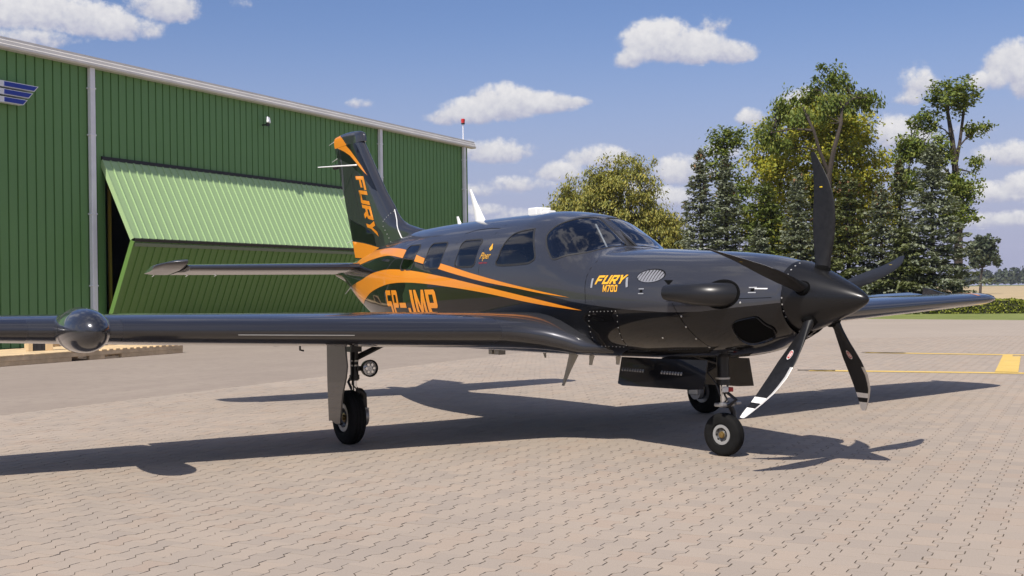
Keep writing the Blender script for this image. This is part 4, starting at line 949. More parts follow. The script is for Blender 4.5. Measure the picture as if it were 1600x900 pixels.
# ---------------------------------------------------------------- wings
XA = np.concatenate([(1-np.cos(np.linspace(0, math.pi*.5, 15)))**1.0, []]); XA = np.concatenate([[0, .002, .006, .014, .028, .05, .08, .12, .18, .25, .33, .42, .52, .62, .70, .76, .82, .90, .96, 1.0]])
def yt(x): return 5*(.2969*np.sqrt(x)-.126*x-.3516*x**2+.2843*x**3-.1036*x**4)
def w_le(y): return float(np.interp(y, [.35, .60, .70, .82, .95, 1.08, 6.20, 6.36, 6.46, 6.53, 6.56], [2.38, 2.50, 2.60, 2.73, 2.82, 2.866, 3.557, 3.61, 3.69, 3.83, 4.05]))
def w_te(y): return float(np.interp(y, [.35, 1.0, 6.2, 6.4, 6.5, 6.56], [4.78, 4.72, 4.70, 4.66, 4.58, 4.42]))
def w_dr(y): return float(np.interp(y, [.35, .60, .70, .82, .95, 1.08], [.13, .118, .075, .032, .01, 0]))
def w_th(y): c = w_te(y)-w_le(y); return float(np.interp(y, [.35, 1.1, 4, 6.2, 6.45, 6.53, 6.56], [.315, .31, .236, .155, .12, .07, .02]))
def w_pt(y, x, up, off=0.):
    """point on the wing surface; y span, x chord fraction, up = +1 upper / -1 lower"""
    le, te = w_le(y), w_te(y); c = te-le; x = np.asarray(x, float)
    cam_ = .06*(x-x*x)*c*.35
    z = .935+.030*y+cam_-w_dr(y)*np.clip(1-x/.28, 0, 1)**2+up*(w_th(y)*yt(x)+off)+.03*max(0, y-6.25)
    s = le+c*x-off*np.clip(1-x/.06, 0, 1)
    return np.stack([s, np.full_like(s, y), z], -1)
def w_ring(y, side, x1=1.0):
    x = XA[XA <= x1]; x = np.append(x, x1) if x[-1] < x1 else x
    r = np.concatenate([w_pt(y, x[::-1], 1), w_pt(y, x[1:] if x1 == 1. else x[1:], -1)])
    if x1 == 1.: r = r[:-1]
    r[:, 1] *= side; return [tuple(p) for p in r]
def wing(side):
    yA0, yA1, xa = 4.15, 6.12, .76
    mb = MB(); YS = [.35, .5, .60, .65, .70, .76, .82, .88, .95, 1.02, 1.08, 1.3, 2, 3, 4, yA0]
    def L(ys, x1):
        rs = [w_ring(y, side, x1) for y in ys]
        mb.loft(rs if side > 0 else [r[::-1] for r in rs])
    L(YS, 1.); L(np.linspace(yA0, yA1, 5), xa); L([yA1, 6.2, 6.3, 6.36, 6.41, 6.46, 6.50, 6.53, 6.55, 6.56], 1.)
    o = mb.ob('wing', M_paint, plane, angle=50)
    # aileron, hinged at its nose
    hp = w_pt(yA0, np.array([xa]), 1)[0]; ends = []
    al = MB(); rings = []
    for y in np.linspace(yA0+.012, yA1-.012, 5):
        x = np.array([xa+.008, .82, .9, .96, 1.0]); u_, l_ = w_pt(y, x, 1), w_pt(y, x, -1); nose = (u_[:1]+l_[:1])/2-np.array([[.02, 0, 0]])
        r = np.concatenate([u_[::-1], nose, l_[:-1]]); r[:, 0] -= hp[0]; r[:, 2] -= .935+.030*y; r[:, 1] *= side; rings.append([tuple(p) for p in r])
    al.loft(rings if side > 0 else [r[::-1] for r in rings]); ao = al.ob('aileron', M_paint, o, angle=50)
    ao.location = (hp[0], 0, .935); dih = .030
    for v in ao.data.vertices: v.co.z += dih*abs(v.co.y)
    ao.rotation_euler = (0, rad(13 if side > 0 else -17), 0)
    piv = Vector((0, side*(yA0+yA1)/2, dih*(yA0+yA1)/2)); Rm = ao.rotation_euler.to_matrix(); ao.location = Vector((hp[0], 0, .935))+piv-Rm @ piv
    # rubber de-icing boots wrapped round the leading edge
    for y0, y1 in (((1.15, 4.12), (4.76, 6.22)) if side > 0 else ((1.15, 6.22),)):
        xs = np.array([.075, .05, .03, .015, .006, .0015, 0]); rs = []
        for y in np.linspace(y0, y1, 7):
            a = w_pt(y, xs, 1, .0016); b = w_pt(y, xs[::-1][1:], -1, .0016); r = np.concatenate([a, b]); r[:, 1] *= side; rs.append([tuple(p) for p in r])
        MB().loft(rs if side > 0 else [r[::-1] for r in rs], cap=False, close=False).ob('deice_boot', M_boot, o, smooth=True)
    if side > 0:
        q = [w_pt(y, np.array([.004]), -1, .004)[0] for y in (2.4, 3.3)]
        MB().tube(q, .003, 6).ob('stall_strip', M_rivet, o)
        q = w_pt(2.55, np.array([.45]), -1)[0]; MB().tube([q, q+np.array((.0, 0, -.05)), q+np.array((.05, -.05, -.06))], .008, 6).ob('drain_mast', M_strut, o)
        q = w_pt(2.75, np.array([.45]), -1)[0]; MB().box(q-np.array((.02, .02, .02)), q+np.array((.02, .02, .01))).ob('tie_down', M_strut, o)
    rs = []
    for y, k_ in ((6.36, 0), (6.44, 1), (6.50, 2), (6.545, 3)):
        xs = np.array([.22, .12, .06, .02, 0]); r = np.concatenate([w_pt(y, xs, 1, .003), w_pt(y, xs[::-1][1:], -1, .003)]); r[:, 1] *= side; rs.append([tuple(p) for p in r])
    MB().loft(rs if side > 0 else [r[::-1] for r in rs], cap=False, close=False).ob('tip_light', M_lens, o, smooth=True)
    return o
wR, wL = wing(1), wing(-1)
for o_, sd in ((wR, 1), (wL, -1)):
    MB().loft([[(4.72, sd*(6.40+q), 1.12), (4.70, sd*(6.40+q), 1.275), (4.62, sd*(6.415+q), 1.262), (4.45, sd*(6.45+q), 1.205), (4.22, sd*(6.50+q), 1.165), (4.10, sd*(6.53+q), 1.13)][::sd] for q in (-.012, .012)]).ob('tip_fin', M_paint, o_)
# orange strip on the far wing tip and mark along the chord
for y0 in (6.02,):
    xs = np.linspace(.06, .7, 12); MB().loft([[tuple(p*np.array((1, -1, 1))) for p in w_pt(y, xs, 1, .003)] for y in (y0+.07, y0)], cap=False, close=False).ob('orange_stripe', M_orange, wL, smooth=True)
# radar pod on the starboard wing
pd = MB(); prof = [(-.47, .001), (-.462, .030), (-.44, .062), (-.40, .093), (-.34, .120), (-.26, .142), (-.16, .154), (-.04, .158), (.10, .154), (.28, .138), (.50, .11), (.75, .07), (.95, .03), (1.0, .001)]
pd.lathe(prof, Matrix.Translation((3.13, 4.45, 1.078)), 48); pod = pd.ob('radar_pod', mat('pod paint', (.030, .031, .036), .25, .4, coat=1., coat_rough=.01), plane, smooth=True)
MB().lathe([(.02, .1585), (.023, .161), (.027, .1585)], Matrix.Translation((3.13, 4.45, 1.078)), 48).ob('pod_seam', M_seal, pod, smooth=True)

# ---------------------------------------------------------------- fin and rudder
def f_le(z): return float(np.interp(z, [1.6, 1.9, 2.0, 2.04, 2.10, 2.16, 2.25, 2.35, 2.52, 3.22, 3.34], [5.9, 5.95, 6.25, 6.50, 6.78, 6.93, 7.05, 7.14, 7.33, 7.965, 8.10]))
def f_te(z): return float(np.interp(z, [1.6, 1.76, 3.33], [8.18, 8.24, 8.87]))
def f_hg(z): return float(np.interp(z, [1.6, 1.96, 3.29], [7.74, 7.865, 8.436]))
def f_th(z): return float(np.interp(z, [1.6, 2.0, 2.2, 3.2, 3.34], [.17, .155, .14, .105, .085]))
def f_y(s, z):
    le, te = f_le(z), f_te(z); c = te-le; cx = max(1.35, 0); x = np.clip((s-le)/c, 0, 1)
    # constant-radius nose: use distance from the nose rather than the stretched chord of the fillet
    xn = np.clip((s-le)/min(c, 1.25), 0, 1); return f_th(z)*np.where(xn < .3, yt(xn), np.maximum(yt(np.clip(.3+(x-.3*min(c, 1.25)/c)*.7/(1-.3*min(c, 1.25)/c), 0, 1)), .004))
def f_ring(z, a, b):
    le = f_le(z) if a is None else a(z); te = f_te(z) if b is None else b(z); x = np.array([0, .004, .012, .03, .06, .1, .16, .24, .34, .46, .6, .75, .9, 1.]) if a is None else np.linspace(0, 1, 6)
    s = le+(te-le)*x; y = f_y(s, z)
    return [(p, q, z) for p, q in zip(s, y)]+[(p, -q, z) for p, q in zip(s[::-1], y[::-1])]
ZF = [1.62, 1.8, 1.9, 1.97, 2.0, 2.04, 2.07, 2.1, 2.16, 2.25, 2.35, 2.52, 2.8, 3.0, 3.19]
fin = MB().loft([f_ring(z, None, lambda z: f_hg(z)-.006) for z in ZF]).ob('vertical_fin', M_paint, plane, angle=45)
rud = MB().loft([f_ring(z, lambda z: f_hg(z)+.006, None) for z in [1.74, 1.85, 2.0, 2.5, 3.0, 3.19]]).ob('rudder', M_paint, fin, angle=45)
# rounded cap with its horn running out to the leading edge
cap = []; XC = np.concatenate([[0, .004, .015, .035, .07, .12], np.linspace(.18, 1, 24)])
def cap_y(x, g): return np.maximum(.050*g*np.where(x < .2, np.sqrt(np.clip(1-(1-x/.2)**2, 0, 1)), 1-np.clip((x-.2)/.8, 0, 1)**1.5*.84), .002)
for z, g, b0 in ((3.192, .97, 7.895), (3.215, 1., 7.895), (3.24, 1., 7.90), (3.265, .98, 7.905), (3.285, .93, 7.915), (3.305, .84, 7.94), (3.32, .70, 7.98), (3.332, .5, 8.03), (3.34, .22, 8.10)):
    te = f_te(3.19)+(z-3.19)*.30-(1-g)*.09; s = b0+(te-b0)*XC; y = cap_y(XC, g)
    top_ = (z-3.19)/.15; zz = z+top_*(.018*np.sin(XC*3.0)-.012*XC)
    cap.append([(p, q, r) for p, q, r in zip(s, y, zz)]+[(p, -q, r) for p, q, r in zip(s[::-1], y[::-1], zz[::-1])])
cm_ = MB().loft(cap); cap_me = cm_.mesh('fin_cap', [M_paint, M_orange], True); cap_me.set_sharp_from_angle(angle=rad(50))
cpoly = np.array([(8.95, 3.19), (8.37, 3.185), (8.44, 3.24), (8.62, 3.335), (8.70, 3.40), (8.95, 3.40)])
cc = np.array([tuple(q.center) for q in cap_me.polygons]); cap_me.polygons.foreach_set('material_index', inpoly(cc[:, [0, 2]], cpoly).astype(np.int32))
add('fin_cap', cap_me, fin)
def on_fin(name, loops, m, off=.002, res=(.06, .06)):
    L = [np.array(l, float) for l in loops]; lo = np.min([l.min(0) for l in L], 0); hi = np.max([l.max(0) for l in L], 0)
    def test(c):
        r = np.zeros(len(c), bool)
        for l in L: r ^= inpoly(c, l)
        return r
    v, f = cdt(L, lo, hi, res, test); y = np.array([float(f_y(a, b)) for a, b in v])
    p = np.stack([v[:, 0], y+off, v[:, 1]], 1); a, b, c = p[f[:, 0]], p[f[:, 1]], p[f[:, 2]]; fl = np.cross(b-a, c-a)[:, 1] < 0; f[fl] = f[fl][:, ::-1]
    return add(name, mesh(name, p, [tuple(q) for q in f], m, True), fin)
dens = lambda l, st=.08: np.concatenate([np.linspace(l[i], l[(i+1) % len(l)], max(1, int(np.linalg.norm(np.subtract(l[(i+1) % len(l)], l[i]))/st)), endpoint=False) for i in range(len(l))])
on_fin('black_paint_band', [dens([(8.66, 3.19), (8.12, 3.19), (8.06, 3.16), (7.47, 2.535), (7.60, 2.58), (7.77, 2.69), (7.97, 2.80), (8.25, 2.935), (8.60, 3.03), (8.755, 3.07)])], M_black, .0018)
on_fin('orange_stripe', [dens([(8.80, 3.19), (8.37, 3.185), (8.224, 3.108), (8.056, 2.994), (7.909, 2.892), (7.73, 2.749), (7.856, 2.816), (7.947, 2.87), (8.058, 2.94), (8.245, 3.045), (8.438, 3.115), (8.60, 3.16), (8.72, 3.19)])], M_orange, .0035)
on_fin('orange_stripe', [dens([(8.31, 1.965), (7.95, 1.93), (7.738, 1.90), (7.40, 1.845), (7.2, 1.82), (7.3, 1.72), (7.654, 1.698), (8.0, 1.745), (8.235, 1.757)])], M_orange, .0035)
on_fin('black_paint_band', [dens([(8.31, 1.975), (7.95, 1.94), (7.738, 1.91), (7.55, 1.88), (7.60, 2.02), (7.85, 2.12), (8.15, 2.19), (8.37, 2.25)])], M_black, .0018)
def fury(k_):
    # text reads downwards, letter tops towards the nose
    P0, P1, P2, P3 = [np.array(q) for q in ((8.09, 2.775), (7.84, 2.752), (7.73, 2.045), (7.44, 1.985))]
    def g(p):
        q = (k_+.02+p[0]*.93)/4.; base = P0+(P2-P0)*q; top = P1+(P3-P1)*q
        r = base+(top-base)*p[1]; return (r[0], r[1])
    return g
for k_, c_ in enumerate('FURY'): on_fin('letter', word(c_, lambda i, k_=k_: fury(k_)), M_orange, .003)
MB().tube([(7.09-.34*q, float(f_y(7.09-.34*q, 2.29-.40*q))+.004, 2.29-.40*q) for q in np.linspace(0, 1, 7)], .0055, 6).ob('fin_strip', M_ant, fin)
rv = MB()
for s_, z_ in ln((7.09, 2.27), (7.28, 2.16), 6)+ln((7.28, 2.10), (7.06, 1.86), 6):
    y_ = float(f_y(s_, z_)); rv.box((s_-.006, y_, z_-.006), (s_+.006, y_+.004, z_+.006))
rv.ob('fin_fasteners', M_rivet, fin)
for sd in (1, -1):
    MB().tube([(8.02, sd*.03, 2.905), (8.06, sd*.075, 2.905), (8.66, sd*.31, 2.925)], [.012, .010, .006], 8).ob('whisker_antenna', M_ant, fin)
MB().lathe([(-.10, .001), (-.06, .03), (.04, .035), (.08, .001)], Matrix.Translation((8.80, 0, 2.955)), 12).ob('tail_light', M_seal, fin, smooth=True)
wk = lambda p, d_, par: MB().tube([p, tuple(np.add(p, d_))], [.005, .0025], 5).ob('static_wick', M_ant, par)
for z_ in (3.29, 3.06, 2.55, 1.98): wk((f_te(z_)-.01, 0, z_), (.17, .0, -.03), fin)

# ---------------------------------------------------------------- tailplane
def h_le(y): return float(np.interp(y, [.0, .4, 2.30, 2.45, 2.55, 2.58], [7.36, 7.42, 7.72, 7.78, 7.90, 8.02]))
def h_te(y): return float(np.interp(y, [0, 2.45, 2.58], [8.56, 8.54, 8.46]))
HZ = 1.62
def h_ring(y, side, x0, x1):
    c = h_te(y)-h_le(y); x = np.array([0, .004, .012, .03, .07, .14, .25, .4, x1]) if x0 == 0 else np.linspace(x0, x1, 6)
    t_ = (.105 if y < 2.5 else .06)*(c if c > .8 else .8)*yt(x); s = h_le(y)+c*x
    r = [(a, side*y, HZ+b) for a, b in zip(s[::-1], t_[::-1])]+[(a, side*y, HZ-b) for a, b in zip(s[1:] if x0 == 0 else s, t_[1:] if x0 == 0 else t_)]
    return r if side > 0 else r[::-1]
def tail(side):
    # the horn at the tip belongs to the elevator
    o = MB().loft([h_ring(y, side, 0, .60) for y in (.05, .4, 1.2, 2.0, 2.27)][::1]).ob('horizontal_stabilizer', M_paint, plane, angle=50)
    el_ = MB(); el_.loft([h_ring(y, side, .615, 1.) for y in (.16, 1.2, 2.27)]); el_.loft([h_ring(y, side, 0, 1.) for y in (2.285, 2.40, 2.50, 2.56, 2.585)])
    hx = h_le(1.3)+.62*(h_te(1.3)-h_le(1.3))
    e_ = el_.ob('elevator', M_paint, o, angle=50); R_ = Matrix.Rotation(rad(10), 3, 'Y'); piv = Vector((hx, 0, HZ)); e_.rotation_euler = (0, rad(10), 0); e_.location = piv-R_ @ piv
    xs = np.array([.07, .04, .02, .008, .002, 0]); rs = []
    for y in np.linspace(.45, 2.25, 5):
        c = h_te(y)-h_le(y); t_ = .105*c*yt(xs)+.0015; s = h_le(y)+c*xs-.0015*(xs < .01)
        rs.append([(a, side*y, HZ+b) for a, b in zip(s, t_)]+[(a, side*y, HZ-b) for a, b in zip(s[::-1][1:], t_[::-1][1:])])
    MB().loft(rs if side > 0 else [r[::-1] for r in rs], cap=False, close=False).ob('deice_boot', M_boot, o, smooth=True)
    for y in (2.45, 2.05, 1.7): wk((h_te(y)-.02, side*y, HZ-.004), (.10, .0, .0), e_)
    return o
tail(1); tail(-1)
MB().tube([(7.95, .10, 1.50), (8.05, .14, 1.40), (8.12, .20, 1.30)], [.012, .010, .004], 6).ob('tail_wick', M_ant, plane)
# belly strip and tail skid, coloured pale for the ground's reflection, under the rear fuselage
MB().loft([[(s_, -wd, float(fzb(s_))+.03), (s_, wd, float(fzb(s_))+.03), (s_, wd*.9, float(fzb(s_))-.012), (s_, -wd*.9, float(fzb(s_))-.012)] for s_, wd in ((6.2, .02), (6.5, .10), (7.2, .10), (7.9, .07), (8.4, .04), (8.6, .015))]).ob('belly_strake', M_under, plane, smooth=False, bevel=.008)

# ---------------------------------------------------------------- propeller
prop = empty('propeller', (0, 0, 1.2157), parent=plane); prop.rotation_euler = (0, rad(-2.0), 0)
spn = MB().lathe([(0, .0005), (.002, .008), (.010, .021), (.03, .038), (.06, .056), (.11, .083), (.17, .111), (.24, .140), (.31, .169), (.38, .197), (.45, .223), (.51, .242), (.565, .257), (.60, .262), (.602, .255)], Matrix.Identity(4), 64).ob('spinner', M_satin, prop, smooth=True)
rv = MB()
for q in range(5):
    for d_ in (-16, -5.5, 5.5, 16):
        a = rad(36+q*72+d_)+.0238; rr = .2545; c_ = Vector((.556, -math.sin(a)*rr, math.cos(a)*rr)); n_ = Vector((-.25, -math.sin(a), math.cos(a))).normalized(); u_ = n_.orthogonal().normalized(); v_ = n_.cross(u_)
        rv.loft([[c_+n_*h+(u_*math.cos(t_)+v_*math.sin(t_))*r for t_ in (k_*math.pi/4 for k_ in range(8))] for r, h in ((.0068, -.003), (.0058, .002))])
rv.ob('spinner_screws', M_rivet, prop)
RB = [.16, .24, .30, .38, .46, .55, .60, .68, .76, .82, .86, .907, .952, .985, 1.01, 1.03, 1.037]
def bl(r):
    i = lambda x, y: float(np.interp(r, x, y))
    ch = i([.16, .24, .30, .42, .55, .68, .80, .90, .97, 1.02, 1.037], [.105, .112, .125, .168, .192, .186, .156, .110, .078, .054, .036])
    cx = i([.16, .30, .50, .68, .80, .90, .97, 1.037], [.42, .42, .415, .425, .447, .484, .516, .548])
    th = i([.16, .24, .30, .42, .6, .8, 1.037], [.085, .072, .055, .034, .022, .013, .005]); tw = rad(i([.16, .3, .5, .78, 1.037], [26, 20, 9, 0, -5])); return ch, cx, th, tw
def blade():
    mb = MB(); rings = []; XB = np.array([0, .012, .05, .12, .25, .42, .60, .80, 1.0])
    for r in RB:
        ch, cx, th, tw = bl(r); rnd = max(0, min(1, (.30-r)/.12)); pr = np.sqrt(np.clip(XB*(1-XB)*4, 0, 1))*.5*rnd+(1-rnd)*yt(XB)
        pr[-1] = max(pr[-1], .03); up_, lo_ = pr*th, -pr*th*(1-.45*(1-rnd))
        pts = [((x-.5)*ch, q) for x, q in zip(XB, up_)]+[((x-.5)*ch, q) for x, q in zip(XB[::-1], lo_[::-1])]
        rings.append([(cx+a*math.cos(tw)-b*math.sin(tw), a*math.sin(tw)+b*math.cos(tw), r) for a, b in pts])
    n = len(rings[0]); v = [p for r in rings for p in r]; f = []; mi = []
    for i in range(len(RB)-1):
        rm = (RB[i]+RB[i+1])/2
        for k_ in range(n):
            f.append((i*n+k_, (i+1)*n+k_, (i+1)*n+(k_+1) % n, i*n+(k_+1) % n)); neg = k_ >= 9
            m_ = 0
            if neg and (rm > .952 or .86 < rm < .907): m_ = 2
            if rm > .60 and k_ >= n-4: m_ = 1
            mi.append(m_)
    f.append(tuple(range((len(RB)-1)*n, len(RB)*n))); mi.append(2)
    # round emblem on the rear face, yellow tick on the other
    def face_pt(r, x, sgn, off):
        ch, cx, th, tw = bl(r); t_ = np.interp(x, XB, yt(XB))*th; b = (t_ if sgn > 0 else -t_*.55)+sgn*off; a = (x-.5)*ch
        return (cx+a*math.cos(tw)-b*math.sin(tw), a*math.sin(tw)+b*math.cos(tw), r)
    for rr, m_, off in ((.034, 2, .0016), (.028, 3, .0022), (.019, 2, .0028)):
        o = len(v); v += [face_pt(.50+rr*1.15*math.sin(q), .48+rr*.78*math.cos(q)/.185, -1, off) for q in (k_*math.pi/10 for k_ in range(20))]; f.append(tuple(range(o, o+20))); mi.append(m_)
    o = len(v); v += [face_pt(.506-.026*sg_*1+dz, .48+dx/.185, -1, .0034) for sg_, dz, dx in ((1, .0, -.004), (1, 0, .004), (-1, 0, .004), (-1, 0, -.004))]; f.append((o, o+1, o+2, o+3)); mi.append(3)
    o = len(v); v += [face_pt(r, x, 1, .002) for r, x in ((.778, .45), (.778, .62), (.786, .62), (.786, .45))]; f.append((o, o+1, o+2, o+3)); mi.append(4)
    me = mesh('blade', v, f, [M_blade, M_nickel, M_bandw, M_red, M_yel2], True, mi); me.set_sharp_from_angle(angle=rad(50)); return me
me_b = blade()
cm = MB().lathe([(.12, .056), (.19, .058), (.222, .052), (.228, .04)], Matrix.Translation((.42, 0, 0)) @ Matrix.Rotation(-math.pi/2, 4, 'Y'), 20).mesh('blade_cuff', M_hole, True)
for k_ in range(5):
    a = .0238+k_*2*math.pi/5
    add('blade', me_b, prop, (0, 0, 0), (a, 0, 0)); add('blade_cuff', cm, prop, (0, 0, 0), (a, 0, 0))

# ---------------------------------------------------------------- landing gear
M_disc = mat('wheel disc', (.10, .10, .10), .45, .5)
RY = Matrix.Rotation(math.pi/2, 4, 'Z')
def wheel(par, c, R, wd, rim, steer=0., ring=None):
    M_ = Matrix.Translation(c) @ Matrix.Rotation(steer, 4, 'Z') @ RY
    h = wd/2
    t_ = [(-h*.72, rim*1.0), (-h*.95, rim*1.12), (-h, R*.70), (-h*.97, R*.82), (-h*.86, R*.92), (-h*.70, R*.972), (-h*.52, R*.992), (-h*.42, R*.994), (-h*.38, R*.972), (-h*.34, R*.998), (-h*.08, R), (-h*.05, R*.977), (h*.05, R*.977), (h*.08, R), (h*.34, R*.998), (h*.38, R*.972), (h*.42, R*.994), (h*.52, R*.992), (h*.70, R*.972), (h*.86, R*.92), (h*.97, R*.82), (h, R*.70), (h*.95, rim*1.12), (h*.72, rim)]
    MB().lathe(t_, M_, 48).ob('tyre', M_rubber, par, smooth=True, angle=35)
    MB().lathe([(-h*.72, rim), (-h*.80, rim*.97), (-h*.80, rim*.70), (-h*.60, rim*.66)], M_, 32).lathe([(h*.72, rim), (h*.80, rim*.97), (h*.80, rim*.70), (h*.60, rim*.66)], M_, 32).ob('wheel_rim', ring or M_wheel, par, smooth=True, angle=30)
    for g_ in (-1, 1): MB().lathe([(g_*h*.60, rim*.66), (g_*h*.45, rim*.45), (g_*h*.62, rim*.36), (g_*h*.62, .001)], M_, 32).ob('wheel_disc', M_disc, par, smooth=True, angle=30)
    for g_ in (-1, 1): MB().lathe([(g_*h*.63, rim*.34), (g_*h*.66, rim*.3), (g_*h*.66, .024), (g_*h*.86, .022), (g_*h*.9, .012), (g_*h*.9, .001)], M_, 12).ob('hub', M_brass, par, smooth=True, angle=30)
    bm_e = MB().box((-.006, -.006, -.006), (.006, .006, .006)).mesh('rim_bolt', M_strut)
    for q in range(8):
        a = q*math.pi/4; add('rim_bolt', bm_e, par, M_ @ Vector((h*.60, math.cos(a)*rim*.62, math.sin(a)*rim*.62)))
def main_gear(sd):
    g = empty('main_gear', parent=plane); Y = lambda y: sd*y
    wheel(g, (3.985, Y(2.035), .234), .235, .15, .125, 0 if sd > 0 else math.pi)
    MB().tube([(3.97, Y(1.985), .93), (3.97, Y(1.985), .55)], .036, 14).tube([(3.97, Y(1.985), .60), (3.97, Y(1.985), .56)], .045, 14).box((3.92, Y(1.985)-.05, .80), (4.02, Y(1.985)+.05, .95)).ob('strut', M_strut, g, smooth=True, angle=40)
    MB().tube([(3.97, Y(1.985), .56), (3.97, Y(1.985), .44)], .022, 14).ob('oleo', M_chrome, g, smooth=True)
    MB().tube([(3.97, Y(1.985), .47), (3.975, Y(1.97), .455), (3.98, Y(1.925), .45), (3.985, Y(1.895), .42), (3.985, Y(1.890), .34), (3.985, Y(1.895), .235)], [.036, .034, .032, .03, .028, .03], 12).ob('fork', M_strut, g, smooth=True)
    MB().lathe([(-.03, .001), (-.03, .085), (.02, .085), (.02, .001)], Matrix.Translation((3.985, Y(1.91), .234)) @ RY, 24).ob('brake_disc', M_wheel, g, smooth=True, angle=30)
    MB().box((3.93, Y(1.895)-.03, .20), (4.06, Y(1.895)+.03, .31)).ob('caliper', M_rivet, g, bevel=.008)
    MB().tube([(4.02, Y(1.985), .60), (4.10, Y(1.985), .53), (4.02, Y(1.985), .46)], .013, 8).ob('torque_link', M_strut, g)
    MB().tube([(3.96, Y(1.96), .74), (3.90, Y(1.62), .90)], .016, 8).tube([(3.99, Y(1.96), .76), (3.97, Y(1.62), .90)], .012, 8).ob('drag_brace', M_strut, g)
    for z_ in (.675, .715): MB().tube([(3.97, Y(1.985), z_), (3.97, Y(1.985), z_+.014)], .0385, 14).ob('clamp_band', M_bandw, g, smooth=True, angle=40)
    MB().tube([(3.935, Y(2.0), .84), (3.93, Y(2.01), .66), (3.945, Y(2.02), .52), (3.955, Y(1.94), .44), (3.96, Y(1.91), .33)], .006, 6).ob('brake_hose', M_rubber, g, smooth=True)
    l_ = MB().lathe([(0, .072), (-.02, .076), (.03, .07), (.07, .045), (.085, .001)], Matrix.Translation((3.90, Y(1.875), .655)), 24).box((3.915, Y(1.875), .635), (3.965, Y(1.985), .675)).ob('landing_light', M_strut, g, smooth=True, angle=40)
    MB().lathe([(-.008, .001), (-.010, .03), (-.004, .060), (0., .064)], Matrix.Translation((3.892, Y(1.875), .655)), 24).ob('lens', M_lens, l_, smooth=True)
    lamps = MB()
    for a in range(6): lamps.lathe([(-.001, .016), (-.006, .012), (-.006, .001)], Matrix.Translation((3.884, Y(1.875)+.036*math.cos(a*math.pi/3), .655+.036*math.sin(a*math.pi/3))), 8)
    lamps.ob('led', M_chrome, l_)
    out = [(3.65, .90), (4.02, .89), (4.04, .55), (4.065, .205), (4.02, .215), (3.94, .195), (3.835, .185), (3.80, .30), (3.745, .45), (3.65, .60), (3.615, .70)]
    yc = lambda z: sd*(2.175+.03*math.sin((z-.2)*2.2))
    MB().loft([[(a, yc(z)+o_*sd, z) for a, z in out] for o_ in (0, .014)]).ob('gear_door', M_paint, g, angle=30)
    return g
main_gear(1); main_gear(-1)
ng = empty('nose_gear', parent=plane)
wheel(ng, (1.455, 0, .167), .168, .100, .080, rad(13), mat('pale rim enamel', (.27, .27, .265), .45))
MB().tube([(1.46, 0, .86), (1.46, 0, .56)], .048, 16).tube([(1.46, 0, .60), (1.46, 0, .555)], .056, 16).ob('strut', M_strut, ng, smooth=True, angle=40)
MB().tube([(1.46, 0, .598), (1.46, 0, .612)], .0565, 16).ob('clamp_band', M_tan, ng, smooth=True, angle=40)
MB().tube([(1.455, 0, .56), (1.45, 0, .40)], .026, 16).ob('oleo', M_chrome, ng, smooth=True)
MB().box((1.40, -.055, .50), (1.47, .0, .535)).ob('lock_tab', M_red, ng, bevel=.004); MB().box((1.395, .0, .50), (1.42, .05, .54)).ob('placard', M_bandw, ng, bevel=.004)
MB().tube([(1.42, 0, .50), (1.33, -.015, .445), (1.40, 0, .39)], .014, 8).tube([(1.44, .03, .52), (1.36, .05, .45), (1.41, .05, .40)], .007, 6).ob('torque_link', M_strut, ng, smooth=True)
for sd in (-1,):
    MB().tube([(1.45, 0, .405), (1.447, sd*.06, .39), (1.44, sd*.085, .34), (1.432, sd*.082, .25), (1.432, sd*.080, .167)], [.03, .026, .022, .02, .022], 10).ob('fork', M_strut, ng, smooth=True)
MB().box((1.40, -.07, .385), (1.49, .07, .415)).box((1.36, -.10, .40), (1.40, -.05, .43)).box((1.36, .05, .395), (1.40, .10, .425)).ob('steering_collar', M_wheel, ng, bevel=.008)
MB().tube([(1.50, 0, .72), (1.9, .04, .80)], .018, 8).tube([(1.5, .05, .70), (1.56, .08, .66), (1.47, .06, .56), (1.43, .055, .47)], .006, 6).ob('drag_brace', M_strut, ng, smooth=True)
for sd in (1, -1):
    d_ = MB().loft([[(s_, sd*(.205+o_+(.755-z_)*.20), z_) for s_, z_ in ((1.39, .755), (1.39, .535), (1.55, .522), (2.40, .507), (2.465, .52), (2.465, .74))] for o_ in (0, .012)]).ob('nose_gear_door', M_black, plane, angle=30)
    sl = MB()
    for s0, n_ in ((1.66, 8), (2.14, 9)):
        for q in range(n_):
            s_ = s0+q*.034; sl.loft([[(s_, sd*(.240), z_+.0), (s_+.018, sd*.240, z_), (s_+.018, sd*(.243+w_), z_-.014), (s_, sd*(.243+w_), z_-.014)] for z_, w_ in ((.652, .006), (.640, .003))])
    sl.ob('door_louvers', M_wheel, d_)

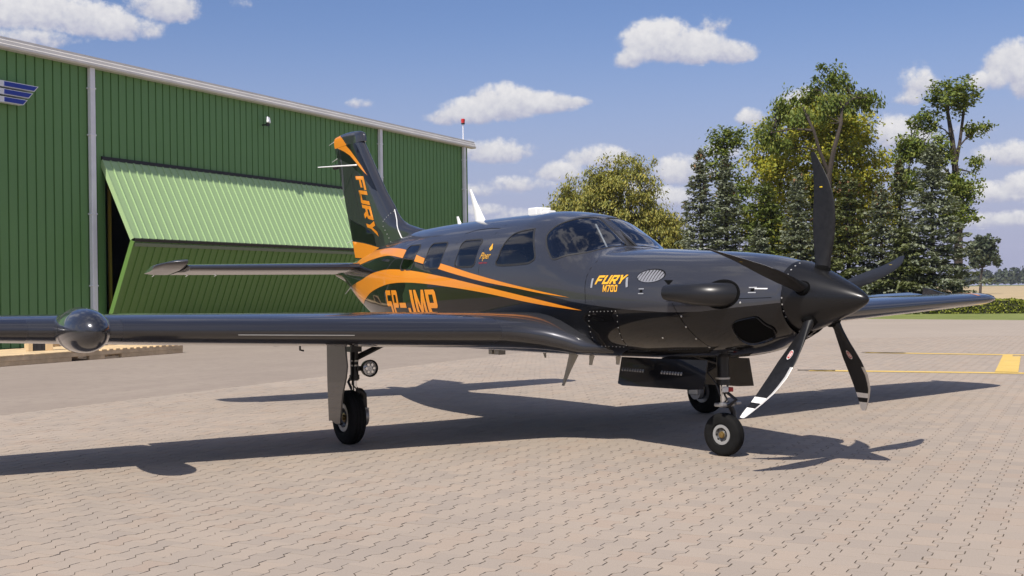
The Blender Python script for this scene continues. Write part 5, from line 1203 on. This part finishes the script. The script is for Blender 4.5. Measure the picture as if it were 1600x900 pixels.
# ---------------------------------------------------------------- antennas
def ant(name, base, tip, cb, ct, th, m, cant=(0, 0)):
    rs = []
    for q, c_, t_ in ((0, cb*1.25, th*2.2), (.06, cb, th*1.2), (.5, (cb+ct)/2*.92, th), (1, ct, th*.5)):
        x, z = base[0]+(tip[0]-base[0])*q, base[2]+(tip[2]-base[2])*q; y = base[1]+(tip[1]-base[1])*q
        rs.append([(x-c_/2, y, z), (x-c_*.25, y+t_/2, z), (x+c_*.25, y+t_*.4, z), (x+c_/2, y, z), (x+c_*.25, y-t_*.4, z), (x-c_*.25, y-t_/2, z)])
    if tip[2] < base[2]: rs = rs[::-1]
    return MB().loft(rs).ob(name, m, plane, angle=50)
ant('blade_antenna', (5.12, 0, 2.028), (5.335, 0, 2.385), .20, .05, .035, M_ant)
ant('blade_antenna', (5.57, 0, 2.035), (5.615, 0, 2.118), .085, .05, .02, M_ant)
MB().box((3.98, -.06, 2.03), (4.135, .06, 2.108)).box((3.90, -.06, 2.03), (3.979, .06, 2.100)).box((3.80, -.05, 2.03), (3.899, .05, 2.066)).ob('satellite_antenna', M_ant, plane, bevel=.012)
ant('belly_antenna', (3.47, 0, .725), (3.66, 0, .415), .15, .045, .03, M_tan)
ant('belly_antenna', (3.19, 0, .725), (3.215, 0, .628), .09, .05, .02, M_tan); ant('belly_antenna', (2.80, 0, .728), (2.81, 0, .65), .085, .05, .02, M_tan)
ant('belly_antenna', (3.97, 0, .722), (3.95, 0, .665), .06, .03, .02, M_tan)
MB().box((4.74, -.04, .665), (4.83, .04, .73)).box((4.87, -.04, .665), (4.94, .04, .73)).ob('belly_drain', M_tan, plane)
# ---------------------------------------------------------------- summer haze over the plain
M_haze = bpy.data.materials.new('haze'); M_haze.use_nodes = True; t = NT(M_haze.node_tree); t.n.clear()
v_ = t.node('ShaderNodeVolumePrincipled', in_Color=(.78, .82, .95, 1)); v_.inputs['Density'].default_value = .0002; v_.inputs['Anisotropy'].default_value = .3
t.l.new(v_.outputs[0], t.node('ShaderNodeOutputMaterial').inputs['Volume'])
add('haze', MB().box((-1260, -1260, -1.2), (1260, 1260, 16)).mesh('haze', M_haze), None, kind='stuff')
